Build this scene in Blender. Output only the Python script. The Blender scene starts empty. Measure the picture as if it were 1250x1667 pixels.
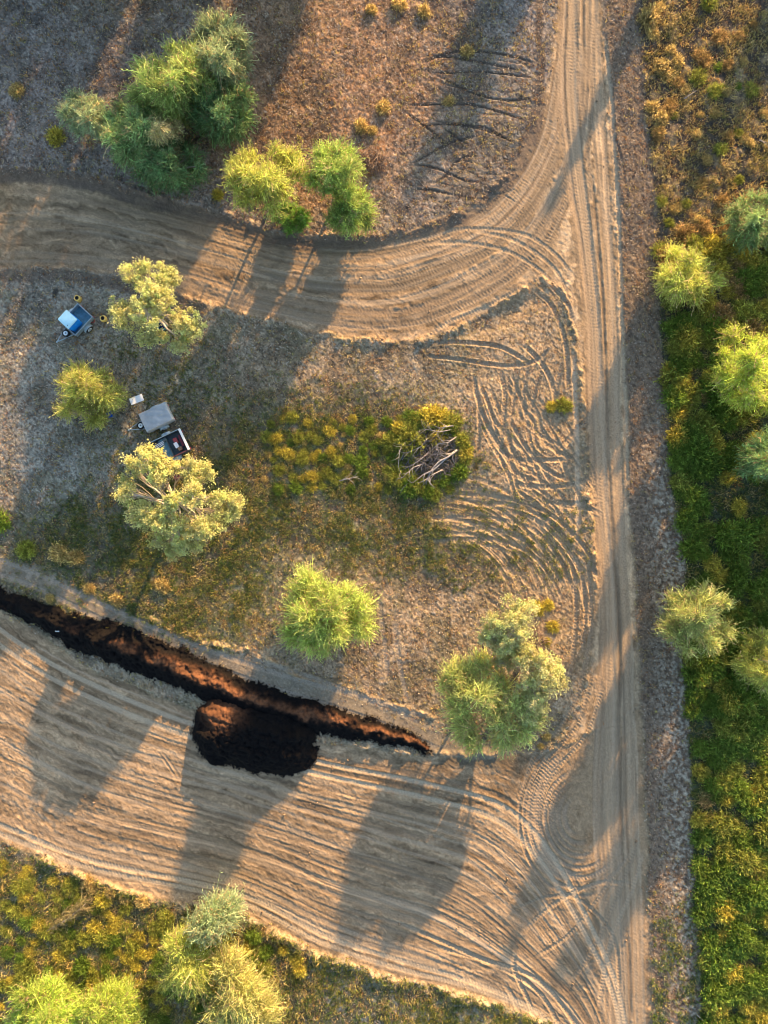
import bpy, math, random
import numpy as np
from mathutils import Vector
random.seed(7)
RNG = np.random.default_rng(11)
C = bpy.context.scene.collection
SC = bpy.context.scene
R = math.radians

# ------------------------------------------------------------------ camera, sky, sun, exposure
PPM = 22.0            # photo pixels per metre of ground
CH = 50.0             # height of the drone above the ground
SUN_EL = 12.5
SUN_AZ = (0.43, 0.903)
cam = bpy.data.cameras.new('camera')
cam.sensor_fit = 'VERTICAL'
cam.angle = 2*math.atan((1667/PPM/2)/CH)
cam.clip_end = 2000
co = bpy.data.objects.new('camera', cam); C.objects.link(co)
co.location = (0, 0, CH); co.rotation_euler = (0, 0, 0)
SC.camera = co
world = bpy.data.worlds.new('World'); SC.world = world
world.use_nodes = True
wn = world.node_tree.nodes; wl = world.node_tree.links
sky = wn.new('ShaderNodeTexSky'); sky.sky_type = 'NISHITA'; sky.sun_disc = False
sky.sun_elevation = R(SUN_EL); sky.sun_rotation = math.atan2(SUN_AZ[0], SUN_AZ[1])
wl.new(sky.outputs[0], wn['Background'].inputs[0])
wn['Background'].inputs[1].default_value = 0.135
sl = bpy.data.lights.new('sun', 'SUN'); sl.energy = 5.0; sl.angle = R(0.6); sl.color = (1.0, 0.63, 0.29)
so = bpy.data.objects.new('sun', sl); C.objects.link(so)
ce = math.cos(R(SUN_EL)); se = math.sin(R(SUN_EL))
so.rotation_euler = Vector((-SUN_AZ[0]*ce, -SUN_AZ[1]*ce, -se)).to_track_quat('-Z', 'Y').to_euler()
so.location = (20, 40, 40)
SC.cycles.pixel_filter_type = 'BLACKMAN_HARRIS'; SC.cycles.filter_width = 1.0
SC.view_settings.view_transform = 'Standard'; SC.view_settings.look = 'None'
SC.view_settings.exposure = 1.78; SC.view_settings.gamma = 1.0

# ------------------------------------------------------------------ helpers
def W(px, py, z=0.0):
    k = (CH-z)/CH/PPM
    return ((px-625)*k, (833.5-py)*k, z)

def tag(o, label=None, cat=None, group=None, kind=None):
    if label: o['label'] = label
    if cat: o['category'] = cat
    if group: o['group'] = group
    if kind: o['kind'] = kind
    return o

def empty(name, loc, rz=0.0, label=None, cat=None, group=None):
    o = bpy.data.objects.new(name, None); C.objects.link(o)
    o.location = loc; o.rotation_euler = (0, 0, rz)
    o.empty_display_size = .2
    return tag(o, label, cat, group)

def copy_tree(o, parent=None):
    c = o.copy(); C.objects.link(c); c.parent = parent
    for ch in [k for k in bpy.data.objects if k.parent == o]: copy_tree(ch, c)
    return c

def fast_mesh(name, V, F, mat, parent=None, col=None, smooth=False, tris=False):
    n = 3 if tris else 4
    me = bpy.data.meshes.new(name)
    V = np.asarray(V, np.float32); F = np.asarray(F, np.int32)
    me.vertices.add(len(V)); me.vertices.foreach_set('co', V.ravel())
    me.loops.add(F.size); me.loops.foreach_set('vertex_index', F.ravel())
    me.polygons.add(len(F)); me.polygons.foreach_set('loop_start', np.arange(0, F.size, n, dtype=np.int32))
    if smooth: me.polygons.foreach_set('use_smooth', np.ones(len(F), bool))
    me.update(calc_edges=True)
    if col is not None:
        a = me.color_attributes.new('tint', 'FLOAT_COLOR', 'POINT')
        c4 = np.ones((len(V), 4), np.float32); c4[:, :3] = col
        a.data.foreach_set('color', c4.ravel())
    if mat: me.materials.append(mat)
    o = bpy.data.objects.new(name, me); C.objects.link(o)
    if parent: o.parent = parent
    return o

class MB:
    """collects boxes, tubes and lathes into one mesh"""
    def __init__(s): s.v = []; s.f = []
    def add(s, vs, fs):
        b = len(s.v); s.v += [tuple(p) for p in vs]; s.f += [tuple(i+b for i in f) for f in fs]
    def box(s, c, d, rz=0.0, ry=0.0, bev=0.0):
        hx, hy, hz = d[0]/2, d[1]/2, d[2]/2
        b = min(bev, hx*.9, hy*.9, hz*.9)
        ca, sa = math.cos(rz), math.sin(rz); cb, sb = math.cos(ry), math.sin(ry)
        def T(x, y, z):
            x, z = x*cb+z*sb, -x*sb+z*cb
            return (c[0]+x*ca-y*sa, c[1]+x*sa+y*ca, c[2]+z)
        if b <= 0:
            vs = [T(x, y, z) for z in (-hz, hz) for x, y in ((-hx, -hy), (hx, -hy), (hx, hy), (-hx, hy))]
            fs = [(3, 2, 1, 0), (4, 5, 6, 7), (0, 1, 5, 4), (1, 2, 6, 5), (2, 3, 7, 6), (3, 0, 4, 7)]
        else:
            rings = []
            for z, i in ((-hz, b), (-hz+b, 0), (hz-b, 0), (hz, b)):
                r = []
                for sx, sy in ((-1, -1), (1, -1), (1, 1), (-1, 1)):
                    for k in range(3):
                        q = {(-1, -1): 180, (1, -1): 270, (1, 1): 0, (-1, 1): 90}[(sx, sy)]+k*45
                        rr = b*(1-.7*(i > 0))
                        r.append(T(sx*(hx-b)+rr*math.cos(R(q)), sy*(hy-b)+rr*math.sin(R(q)), z))
                rings.append(r)
            vs = sum(rings, []); n = 12; fs = []
            for k in range(3):
                for i in range(n): fs.append((k*n+i, k*n+(i+1) % n, (k+1)*n+(i+1) % n, (k+1)*n+i))
            fs.append(tuple(range(n-1, -1, -1))); fs.append(tuple(range(3*n, 4*n)))
        s.add(vs, fs)
    def tube(s, pts, rad, n=6, cap=True):
        pts = [Vector(p) for p in pts]; m = len(pts)
        if not hasattr(rad, '__len__'): rad = [rad]*m
        rings = []; up = Vector((.13, .27, 1)).normalized()
        for i, p in enumerate(pts):
            t = (pts[min(i+1, m-1)]-pts[max(i-1, 0)])
            if t.length < 1e-6: t = Vector((0, 0, 1))
            t.normalize()
            a = t.cross(up)
            if a.length < .1: a = t.cross(Vector((1, 0, 0)))
            a.normalize(); b = t.cross(a)
            rings.append([p+rad[i]*(math.cos(2*math.pi*k/n)*a+math.sin(2*math.pi*k/n)*b) for k in range(n)])
        vs = sum(rings, []); fs = []
        for i in range(m-1):
            for k in range(n): fs.append((i*n+k, i*n+(k+1) % n, (i+1)*n+(k+1) % n, (i+1)*n+k))
        if cap: fs.append(tuple(range(n-1, -1, -1))); fs.append(tuple((m-1)*n+k for k in range(n)))
        s.add(vs, fs)
    def lathe(s, prof, c=(0, 0, 0), axis='z', n=20):
        rings = []
        for r, h in prof:
            ring = []
            for k in range(n):
                a = 2*math.pi*k/n; x, y = r*math.cos(a), r*math.sin(a)
                p = (x, y, h) if axis == 'z' else ((x, h, y) if axis == 'y' else (h, x, y))
                ring.append((c[0]+p[0], c[1]+p[1], c[2]+p[2]))
            rings.append(ring)
        vs = sum(rings, []); fs = []
        for i in range(len(prof)-1):
            for k in range(n): fs.append((i*n+k, i*n+(k+1) % n, (i+1)*n+(k+1) % n, (i+1)*n+k))
        fs.append(tuple(range(n-1, -1, -1))); fs.append(tuple((len(prof)-1)*n+k for k in range(n)))
        s.add(vs, fs)
    def build(s, name, mat, parent=None, smooth=False):
        me = bpy.data.meshes.new(name); me.from_pydata(s.v, [], s.f); me.update()
        if smooth: me.polygons.foreach_set('use_smooth', np.ones(len(me.polygons), bool))
        me.materials.append(mat)
        o = bpy.data.objects.new(name, me); C.objects.link(o)
        if parent: o.parent = parent
        return o

# ------------------------------------------------------------------ materials
def mat_plain(name, col, rough=.6, metal=0.0, var=.15, scale=6.0, spec=.3):
    m = bpy.data.materials.new(name); m.use_nodes = True
    nt = m.node_tree; b = nt.nodes['Principled BSDF']
    tc = nt.nodes.new('ShaderNodeTexCoord'); no = nt.nodes.new('ShaderNodeTexNoise')
    no.inputs['Scale'].default_value = scale; no.inputs['Detail'].default_value = 5
    nt.links.new(tc.outputs['Object'], no.inputs['Vector'])
    rp = nt.nodes.new('ShaderNodeValToRGB')
    rp.color_ramp.elements[0].position = .3; rp.color_ramp.elements[1].position = .7
    rp.color_ramp.elements[0].color = (*[c*(1-var) for c in col], 1)
    rp.color_ramp.elements[1].color = (*[min(1, c*(1+var)) for c in col], 1)
    nt.links.new(no.outputs['Fac'], rp.inputs[0]); nt.links.new(rp.outputs[0], b.inputs['Base Color'])
    b.inputs['Roughness'].default_value = rough; b.inputs['Metallic'].default_value = metal
    b.inputs['Specular IOR Level'].default_value = spec
    return m

def mat_earth(name, bump=.02):
    m = bpy.data.materials.new(name); m.use_nodes = True
    nt = m.node_tree; b = nt.nodes['Principled BSDF']
    at = nt.nodes.new('ShaderNodeAttribute'); at.attribute_name = 'tint'
    tc = nt.nodes.new('ShaderNodeTexCoord')
    n1 = nt.nodes.new('ShaderNodeTexNoise'); n1.inputs['Scale'].default_value = 14; n1.inputs['Detail'].default_value = 6
    nt.links.new(tc.outputs['Object'], n1.inputs['Vector'])
    rp = nt.nodes.new('ShaderNodeValToRGB')
    rp.color_ramp.elements[0].position = .33; rp.color_ramp.elements[1].position = .68
    rp.color_ramp.elements[0].color = (.72, .72, .72, 1); rp.color_ramp.elements[1].color = (1.25, 1.25, 1.25, 1)
    nt.links.new(n1.outputs['Fac'], rp.inputs[0])
    mx = nt.nodes.new('ShaderNodeMix'); mx.data_type = 'RGBA'; mx.blend_type = 'MULTIPLY'; mx.inputs[0].default_value = 1
    nt.links.new(at.outputs['Color'], mx.inputs[6]); nt.links.new(rp.outputs[0], mx.inputs[7])
    nt.links.new(mx.outputs[2], b.inputs['Base Color'])
    bp = nt.nodes.new('ShaderNodeBump'); bp.inputs['Strength'].default_value = .5; bp.inputs['Distance'].default_value = bump
    n2 = nt.nodes.new('ShaderNodeTexNoise'); n2.inputs['Scale'].default_value = 22; n2.inputs['Detail'].default_value = 4
    nt.links.new(tc.outputs['Object'], n2.inputs['Vector'])
    nt.links.new(n2.outputs['Fac'], bp.inputs['Height']); nt.links.new(bp.outputs[0], b.inputs['Normal'])
    b.inputs['Roughness'].default_value = .95; b.inputs['Specular IOR Level'].default_value = .1
    return m

def mat_leaf(name, trans=.3):
    m = bpy.data.materials.new(name); m.use_nodes = True
    nt = m.node_tree; b = nt.nodes['Principled BSDF']; out = nt.nodes['Material Output']
    at = nt.nodes.new('ShaderNodeAttribute'); at.attribute_name = 'tint'
    oi = nt.nodes.new('ShaderNodeObjectInfo')
    hs = nt.nodes.new('ShaderNodeHueSaturation')
    mr = nt.nodes.new('ShaderNodeMapRange'); mr.inputs[3].default_value = .88; mr.inputs[4].default_value = 1.12
    nt.links.new(oi.outputs['Random'], mr.inputs[0]); nt.links.new(mr.outputs[0], hs.inputs['Value'])
    nt.links.new(at.outputs['Color'], hs.inputs['Color'])
    nt.links.new(hs.outputs[0], b.inputs['Base Color'])
    b.inputs['Roughness'].default_value = .55; b.inputs['Specular IOR Level'].default_value = .25
    tr = nt.nodes.new('ShaderNodeBsdfTranslucent'); nt.links.new(hs.outputs[0], tr.inputs[0])
    ms = nt.nodes.new('ShaderNodeMixShader'); ms.inputs[0].default_value = trans
    nt.links.new(b.outputs[0], ms.inputs[1]); nt.links.new(tr.outputs[0], ms.inputs[2])
    nt.links.new(ms.outputs[0], out.inputs[0])
    return m

M_EARTH = mat_earth('bare_earth'); M_MULCH = mat_earth('dark_mulch', .05)
M_LEAF = mat_leaf('foliage', .48); M_GRASS = mat_leaf('grass_blades', .35)
M_BARK = mat_plain('grey_bark', (.30, .25, .20), .9, var=.35, scale=9)
M_PALEBARK = mat_plain('pale_bark', (.55, .47, .38), .8, var=.2, scale=9)
M_DEAD = mat_plain('weathered_dead_wood', (.30, .275, .26), .85, var=.4, scale=12)
M_DEADB = mat_plain('brown_dead_wood', (.17, .125, .10), .9, var=.4, scale=12)
M_STEEL = mat_plain('galvanised_steel', (.34, .42, .46), .45, .4, .15, 9)
M_DSTEEL = mat_plain('painted_dark_steel', (.06, .09, .11), .5, .2, .2, 8)
M_FLOOR = mat_plain('blue_grey_tray_floor', (.10, .22, .28), .55, .1, .25, 5)
M_TYRE = mat_plain('black_rubber', (.02, .02, .022), .8, 0, .2, 10)
M_RIM = mat_plain('white_wheel_rim', (.70, .75, .78), .4, .1, .08, 8)
M_WHITE = mat_plain('white_plastic', (.78, .80, .82), .45, 0, .05, 6)
M_PALEBLUE = mat_plain('pale_blue_lid', (.50, .80, .90), .4, 0, .06, 4)
M_BLUE = mat_plain('bright_blue_plastic', (.01, .27, .85), .4, 0, .1, 4)
M_YELLOW = mat_plain('yellow_plastic', (.85, .56, .14), .5, 0, .12, 7)
M_BLACK = mat_plain('hollow_shade', (.012, .011, .010), .9, 0, .2, 7)
M_TARP = mat_plain('grey_tarpaulin', (.36, .38, .40), .38, 0, .12, 3, .6)
M_RED = mat_plain('red_paint', (.42, .05, .07), .5, 0, .15, 6)
M_PINK = mat_plain('faded_red_crate', (.34, .13, .11), .6, 0, .2, 7)
M_TEAL = mat_plain('teal_plastic', (.02, .26, .36), .45, 0, .12, 5)
M_NAVY = mat_plain('navy_fabric', (.015, .05, .16), .8, 0, .2, 9)
M_MAROON = mat_plain('maroon_fabric', (.16, .04, .06), .8, 0, .2, 9)
M_TAN = mat_plain('tan_card', (.42, .30, .18), .8, 0, .15, 8)

# ------------------------------------------------------------------ noise and distance fields
_T = RNG.random((256, 256)).astype(np.float32)
def vn(x, y, seed=0):
    x = x+seed*37.17+1000; y = y+seed*71.31+1000
    xi = np.floor(x).astype(np.int32); yi = np.floor(y).astype(np.int32)
    fx = (x-xi).astype(np.float32); fy = (y-yi).astype(np.float32)
    fx = fx*fx*(3-2*fx); fy = fy*fy*(3-2*fy)
    a = _T[xi & 255, yi & 255]; b = _T[(xi+1) & 255, yi & 255]; c = _T[xi & 255, (yi+1) & 255]; d = _T[(xi+1) & 255, (yi+1) & 255]
    return (a+(b-a)*fx)*(1-fy)+(c+(d-c)*fx)*fy
def fbm(x, y, oct=4, seed=0):
    s = 0; a = .5; t = 0
    for i in range(oct):
        s = s+a*vn(x, y, seed+i*3); t += a; a *= .5; x = x*2.03; y = y*2.03
    return s/t
def sstep(a, b, x):
    t = np.clip((x-a)/(b-a), 0, 1); return t*t*(3-2*t)
def spline(P, step=6.0):
    P = np.asarray(P, float)
    Q = np.vstack([2*P[0]-P[1], P, 2*P[-1]-P[-2]]); out = []
    for i in range(1, len(Q)-2):
        n = max(2, int(np.linalg.norm(Q[i+1]-Q[i])/step))
        t = np.linspace(0, 1, n, endpoint=False)[:, None]
        out.append(.5*((2*Q[i])+(-Q[i-1]+Q[i+1])*t+(2*Q[i-1]-5*Q[i]+4*Q[i+1]-Q[i+2])*t**2+(-Q[i-1]+3*Q[i]-3*Q[i+1]+Q[i+2])*t**3))
    out.append(P[-1:]); return np.vstack(out)
def sdpoly(P, U, V):
    """signed distance to a polygon, negative inside"""
    P = np.asarray(P, np.float32); d = np.full(U.shape, 1e9, np.float32); ins = np.zeros(U.shape, bool)
    n = len(P)
    for i in range(n):
        a = P[i]; b = P[(i+1) % n]; e = b-a
        wx = U-a[0]; wy = V-a[1]
        t = np.clip((wx*e[0]+wy*e[1])/max(e[0]**2+e[1]**2, 1e-6), 0, 1)
        d = np.minimum(d, (wx-e[0]*t)**2+(wy-e[1]*t)**2)
        c = (a[1] > V) != (b[1] > V)
        if e[1] != 0: ins ^= c & (U < (e[0]*(V-a[1])/e[1]+a[0]))
    d = np.sqrt(d); return np.where(ins, -d, d)

# ------------------------------------------------------------------ the ground, in photo-pixel units (22 px = 1 m)
STEP = 1.75
def axis(lo, hi):
    f = np.arange(lo, hi+.1, STEP)
    ex = np.cumsum(12*1.42**np.arange(19))
    return np.concatenate([lo-ex[::-1], f, hi+ex])
au = axis(-50, 1300); av = axis(-50, 1717)
U, V = np.meshgrid(au, av, indexing='xy'); U = U.astype(np.float32); V = V.astype(np.float32)
NR, NC = U.shape
wu = (fbm(U/26, V/26, 3, 1)-.5)*26+(fbm(U/7, V/7, 2, 5)-.5)*9
wv = (fbm(U/26, V/26, 3, 9)-.5)*26+(fbm(U/7, V/7, 2, 15)-.5)*9
UW = U+wu*.45; VW = V+wv*.45

right_edge = [(980, -400), (980, -60), (982, 0), (992, 130), (1003, 240), (1008, 350), (1013, 450), (1016, 550), (1020, 650), (1023, 750), (1027, 850), (1034, 950), (1040, 1050), (1045, 1150), (1049, 1250), (1053, 1350), (1056, 1450), (1059, 1550), (1062, 1667), (1064, 1727), (1070, 2100)]
main_left = [(905, -400), (906, -60), (906, 0), (898, 80), (889, 140), (868, 205), (835, 275), (790, 330), (730, 362), (660, 382), (600, 390), (500, 388), (430, 375), (350, 345), (250, 320), (170, 297), (100, 284), (0, 279), (-60, 279), (-500, 290)]
branch_low = [(-500, 440), (-60, 436), (0, 435), (100, 438), (190, 446), (240, 462), (330, 492), (420, 518), (500, 538), (560, 547), (640, 555), (690, 550), (740, 532), (800, 502), (850, 470), (885, 452), (915, 470), (938, 540), (948, 620), (955, 700), (962, 800), (970, 880), (972, 960), (965, 1050), (945, 1150), (905, 1220)]
field_up = [(905, 1220), (830, 1228), (760, 1234), (700, 1232), (620, 1222), (510, 1205), (300, 1150), (230, 1120), (150, 1088), (60, 1030), (0, 992), (-60, 955), (-500, 700)]
field_low = [(-500, 1250), (-60, 1350), (0, 1368), (70, 1395), (150, 1432), (250, 1464), (380, 1478), (440, 1512), (520, 1552), (620, 1584), (720, 1607), (820, 1637), (900, 1668), (930, 1727), (950, 2100)]
road_poly = right_edge[:14]+branch_low[::-1][0:0]+[(1040, 1180), (905, 1220)][0:0]+[(1045, 1150), (905, 1220)]+branch_low[::-1]+main_left[::-1]
fld_poly = field_up+field_low+right_edge[::-1][0:8]+[(1045, 1150)]
sd_road = sdpoly(road_poly, UW, VW); sd_fld = sdpoly(fld_poly, UW, VW)
m_road = 1-sstep(-5, 4, sd_road); m_fld = 1-sstep(-5, 4, sd_fld)
m_dirt = np.maximum(m_road, m_fld)
sd_dirt = np.minimum(sd_road, sd_fld)
# verge right of the road and the scrub strip beyond it
RX = np.interp(V, [p[1] for p in right_edge], [p[0] for p in right_edge])
strip_pts = [(1040, -400), (1042, 0), (1052, 200), (1062, 300), (1072, 480), (1082, 600), (1090, 700), (1096, 800), (1110, 880), (1112, 1000), (1116, 1100), (1121, 1200), (1126, 1300), (1130, 1450), (1136, 1550), (1141, 1667), (1150, 2100)]
SXL = np.interp(V, [p[1] for p in strip_pts], [p[0] for p in strip_pts])
m_strip = sstep(-3, 4, UW-SXL)
m_verge = sstep(-3, 4, UW-RX)*(1-m_strip)
def blob(cx, cy, rx, ry, soft=.5, rot=0):
    c, s = math.cos(R(rot)), math.sin(R(rot)); x = UW-cx; y = VW-cy
    d = np.sqrt(((x*c+y*s)/rx)**2+((-x*s+y*c)/ry)**2)
    return 1-sstep(1-soft, 1+soft, d)
n_big = fbm(U/90, V/90, 4, 21); n_mid = fbm(U/22, V/22, 3, 31); n_sm = fbm(U/6, V/6, 3, 41)
n_px = vn(U/2.3, V/2.3, 51); n_pw = RNG.random(U.shape, np.float32)
def rgb(*c): return np.array(c, np.float32)
def mixc(A, col, m):
    return A*(1-m[..., None])+col*m[..., None]
COL = np.empty(U.shape+(3,), np.float32); COL[:] = rgb(.235, .195, .145)
top = 1-sstep(290, 480, V-0.05*U)
COL = mixc(COL, rgb(.215, .18, .165), top)                                   # mauve brown litter, top left
m_red = np.clip(blob(560, 120, 190, 190)+blob(470, 250, 120, 90)*.8, 0, 1)*top
COL = mixc(COL, rgb(.31, .18, .105), m_red*(.55+.45*n_mid))
COL = mixc(COL, rgb(.225, .185, .145), blob(760, 200, 120, 160)*.8*(1-m_red))
m_camp = blob(80, 620, 260, 260)*(1-top)
COL = mixc(COL, rgb(.24, .22, .19), m_camp)
m_green = np.clip(blob(280, 900, 170, 130)+blob(330, 690, 130, 90)*.35+blob(560, 760, 200, 110)+blob(640, 860, 130, 70)+blob(820, 880, 140, 70)*.8+blob(190, 920, 150, 95)*1.1+blob(330, 1000, 110, 60)*.5+blob(270, 560, 90, 60)*.3, 0, 1)
m_green *= (1-top*.8)*.85
COL = mixc(COL, rgb(.10, .115, .055), m_green*sstep(.25, .55, n_mid*.6+n_sm*.4))
m_sandyfield = np.clip(blob(640, 1030, 130, 110)+blob(470, 1050, 110, 70)*.7+blob(540, 600, 140, 60)*.6, 0, 1)
COL = mixc(COL, rgb(.31, .22, .15), m_sandyfield*.75)
m_churn = np.clip(blob(860, 760, 120, 250)+blob(930, 980, 60, 170)+blob(860, 480, 60, 40)*.7+blob(890, 420, 60, 60)*.5, 0, 1)
COL = mixc(COL, rgb(.315, .225, .155), m_churn*.8)
bot = sstep(1380, 1460, V-.28*U+40)*(V > 1300)
COL = mixc(COL, rgb(.20, .185, .12), bot)
COL = mixc(COL, rgb(.33, .30, .26), blob(640, 1620, 160, 60)*sstep(.35, .6, n_mid))
m_strawk = blob(340, 990, 110, 55, .6, 20)
COL = mixc(COL, rgb(.36, .29, .16), m_strawk*.7)
# speckle of dead leaves, twigs and gravel: colour of the pieces themselves
n_lf = vn((U*.8+V*.6)/3.6, (V*.8-U*.6)/3.6, 53)
sp = (n_px*.4+n_pw*.25+n_lf*.35)
COL *= ((.10+1.75*sp)*(.58+.7*sstep(.30, .68, n_mid*.55+n_big*.45)))[..., None]
COL = mixc(COL, rgb(.15, .14, .085)*(.4+1.2*sp[..., None]), sstep(.5, .66, fbm(U/34, V/34, 3, 23))*.38*(1-top*.7))
pale = sstep(.70, .86, n_sm*.5+n_pw*.5)
COL = mixc(COL, rgb(.46, .41, .36), pale*.75*(1-m_green*.6))
ru = sstep(.68, .85, vn(U/3.1, V/3.1, 61)*.6+n_big*.4)
COL = mixc(COL, rgb(.33, .15, .065), ru*(.25+.5*m_red))
# verge
vg = mixc(np.broadcast_to(rgb(.175, .13, .098), COL.shape).copy(), rgb(.33, .295, .245), np.clip(sstep(560, 860, V)*sstep(.1, .7, (U-RX)/np.maximum(SXL-RX, 1)), 0, 1)*sstep(.42, .66, n_lf*.6+n_sm*.4)*.8)
vg = mixc(vg, rgb(.17, .18, .12), sstep(1440, 1530, V)*sstep(.45, .62, n_mid)*.8)
vg *= (.2+1.6*sp)[..., None]
COL = mixc(COL, vg, m_verge)
st = mixc(np.broadcast_to(rgb(.085, .068, .056), COL.shape).copy(), rgb(.075, .085, .05), sstep(300, 800, V))
st = mixc(st, rgb(.27, .20, .12), (1-sstep(250, 420, V))*sstep(.5, .62, n_mid)*.7)
st *= (.2+1.6*sp)[..., None]
COL = mixc(COL, st, m_strip)
# bare dirt
dirt = mixc(np.broadcast_to(rgb(.305, .215, .142), COL.shape).copy(), rgb(.375, .275, .188), m_road*sstep(600, 1000, U))
dirt = mixc(dirt, rgb(.20, .135, .085), sstep(.46, .66, n_mid*.7+n_sm*.3)*.6)
dirt = mixc(dirt, rgb(.20, .145, .10), sstep(.56, .72, fbm(U/55, V/55, 3, 33))*.45*(U < 960))
def ycurve(P): Q = spline(P, 15); return np.interp(U, Q[:, 0], Q[:, 1])
yU = ycurve([(-500, 700), (-45, 975), (60, 1050), (150, 1098), (300, 1160), (500, 1222), (700, 1262), (830, 1300), (950, 1400), (1100, 1600)])
yL = ycurve([(-500, 1250), (-45, 1352), (60, 1392), (150, 1425), (380, 1474), (520, 1545), (640, 1585), (740, 1608), (820, 1632), (950, 1690), (1100, 1750)])
fF = (VW-yU)/np.maximum(yL-yU, 40)*420
kF = m_fld*(1-sstep(840, 960, U-.25*(V-1300)))
yA = ycurve([(-500, 290), (-45, 285), (100, 295), (250, 330), (430, 385), (600, 395), (700, 378), (800, 335), (860, 270), (900, 180)])
yB = ycurve([(-500, 436), (-45, 432), (240, 455), (420, 512), (600, 545), (700, 540), (800, 498), (900, 430), (960, 380)])
fB = (VW-yA)/np.maximum(yB-yA, 60)*155
kB = m_road*(1-sstep(760, 900, U))
fM = UW-RX
kM = m_road*(1-kB)*sstep(860, 930, U)
strk = np.zeros_like(U); sth = np.zeros_like(U)
for kk, ss, ff, sd in ((kF, U, fF, 201), (kB, U, fB, 231), (kM, V, fM, 261)):
    ff = ff+(n_mid-.5)*24+(n_big-.5)*30+(n_sm-.5)*3
    a_ = fbm(ss/48, ff/6.5, 4, sd); b_ = fbm(ss/150, ff/17, 3, sd+7); c_ = fbm(ss/16, ff/3.2, 2, sd+11)
    strk += kk*(np.clip((a_-.5)*3.4, -.8, .8)+np.clip((b_-.5)*2.2, -.6, .6)+(c_-.5)*.8); sth += kk*((a_-.5)*.034+(c_-.5)*.03)
dirt = dirt*np.clip(1+.42*strk, .42, 1.5)[..., None]
dirt *= (.6+.8*sp)[..., None]
COL = mixc(COL, dirt, m_dirt)
# dark graded edge beside the branch road
edge = np.zeros_like(U)
def near_line(P, w):
    d = np.full(U.shape, 1e9, np.float32); P = np.asarray(P, np.float32)
    for a, b in zip(P[:-1], P[1:]):
        e = b-a; t = np.clip(((UW-a[0])*e[0]+(VW-a[1])*e[1])/(e@e), 0, 1)
        d = np.minimum(d, (UW-a[0]-e[0]*t)**2+(VW-a[1]-e[1]*t)**2)
    return 1-sstep(w*.5, w, np.sqrt(d))
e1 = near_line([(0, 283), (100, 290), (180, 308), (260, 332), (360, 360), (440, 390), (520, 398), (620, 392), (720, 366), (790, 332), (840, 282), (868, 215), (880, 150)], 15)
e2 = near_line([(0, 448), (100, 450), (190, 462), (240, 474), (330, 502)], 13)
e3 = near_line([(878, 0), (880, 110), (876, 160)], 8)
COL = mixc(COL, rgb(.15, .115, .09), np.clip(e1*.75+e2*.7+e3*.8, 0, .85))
m_gtrack = near_line([(-40, 905), (60, 945), (250, 1035), (350, 1075), (450, 1108), (560, 1145), (700, 1205), (800, 1240)], 22)
COL = mixc(COL, rgb(.225, .185, .145)*(.7+.6*sp[..., None]), m_gtrack*.85)
COL = mixc(COL, rgb(.10, .08, .06), near_line([(720, 1245), (800, 1243), (880, 1236)], 10)*.6)
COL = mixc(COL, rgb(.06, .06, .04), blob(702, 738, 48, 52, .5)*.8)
COL = mixc(COL, rgb(.345, .245, .155)*(.35+1.3*sp[..., None]), m_churn*.62*(1-m_dirt)*(1-m_strip)*(1-m_verge))
COL = mixc(COL, rgb(.03, .03, .03), blob(90, 476, 6, 6, .3)*.85)
# ------------------------------------------------ heights in metres
H = (n_big-.5)*.22*(1-m_dirt)
rough = np.clip(1-m_dirt, .0, 1)*(1-.75*m_gtrack)
H += rough*((n_sm-.5)*.07+(n_px-.5)*.045+(n_pw-.5)*.014)
H += m_strip*((n_mid-.5)*.25+(n_sm-.5)*.08)
H += m_dirt*((n_mid-.5)*.05+(n_px-.5)*.024+(n_sm-.5)*(.03+.07*sstep(.5, .68, fbm(U/40, V/30, 3, 88))))
H += -.06*m_dirt+sth
berm = np.exp(-((sd_dirt-3)/5.5)**2)*(.02+.17*sstep(.42, .66, n_mid))*(.3+1.3*n_sm)*(V > 270)
berm *= np.where(U > 985, .25, 1)
H += berm
low_berm = near_line([(60, 1394), (150, 1436), (250, 1470), (300, 1476)], 9)+near_line([(440, 1518), (520, 1558), (620, 1592), (720, 1614), (790, 1634)], 9)
_brk = sstep(.35, .65, fbm(U/13, V/13, 3, 66))
low_berm = low_berm*_brk
b2 = near_line([(230, 1000), (300, 1032), (420, 1068), (480, 1095), (560, 1122), (640, 1147), (705, 1168)], 6)
H += low_berm*.16*(.2+1.3*n_sm)
b2 = b2*(.15+.85*_brk)
H += b2*.18*(.2+1.3*n_sm)
COL = mixc(COL, rgb(.44, .31, .19), np.clip(low_berm+b2, 0, 1)*.55)
# the tree-shaded gully dip left of the junction
H -= blob(810, 515, 60, 20, .6, -25)*.25
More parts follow.
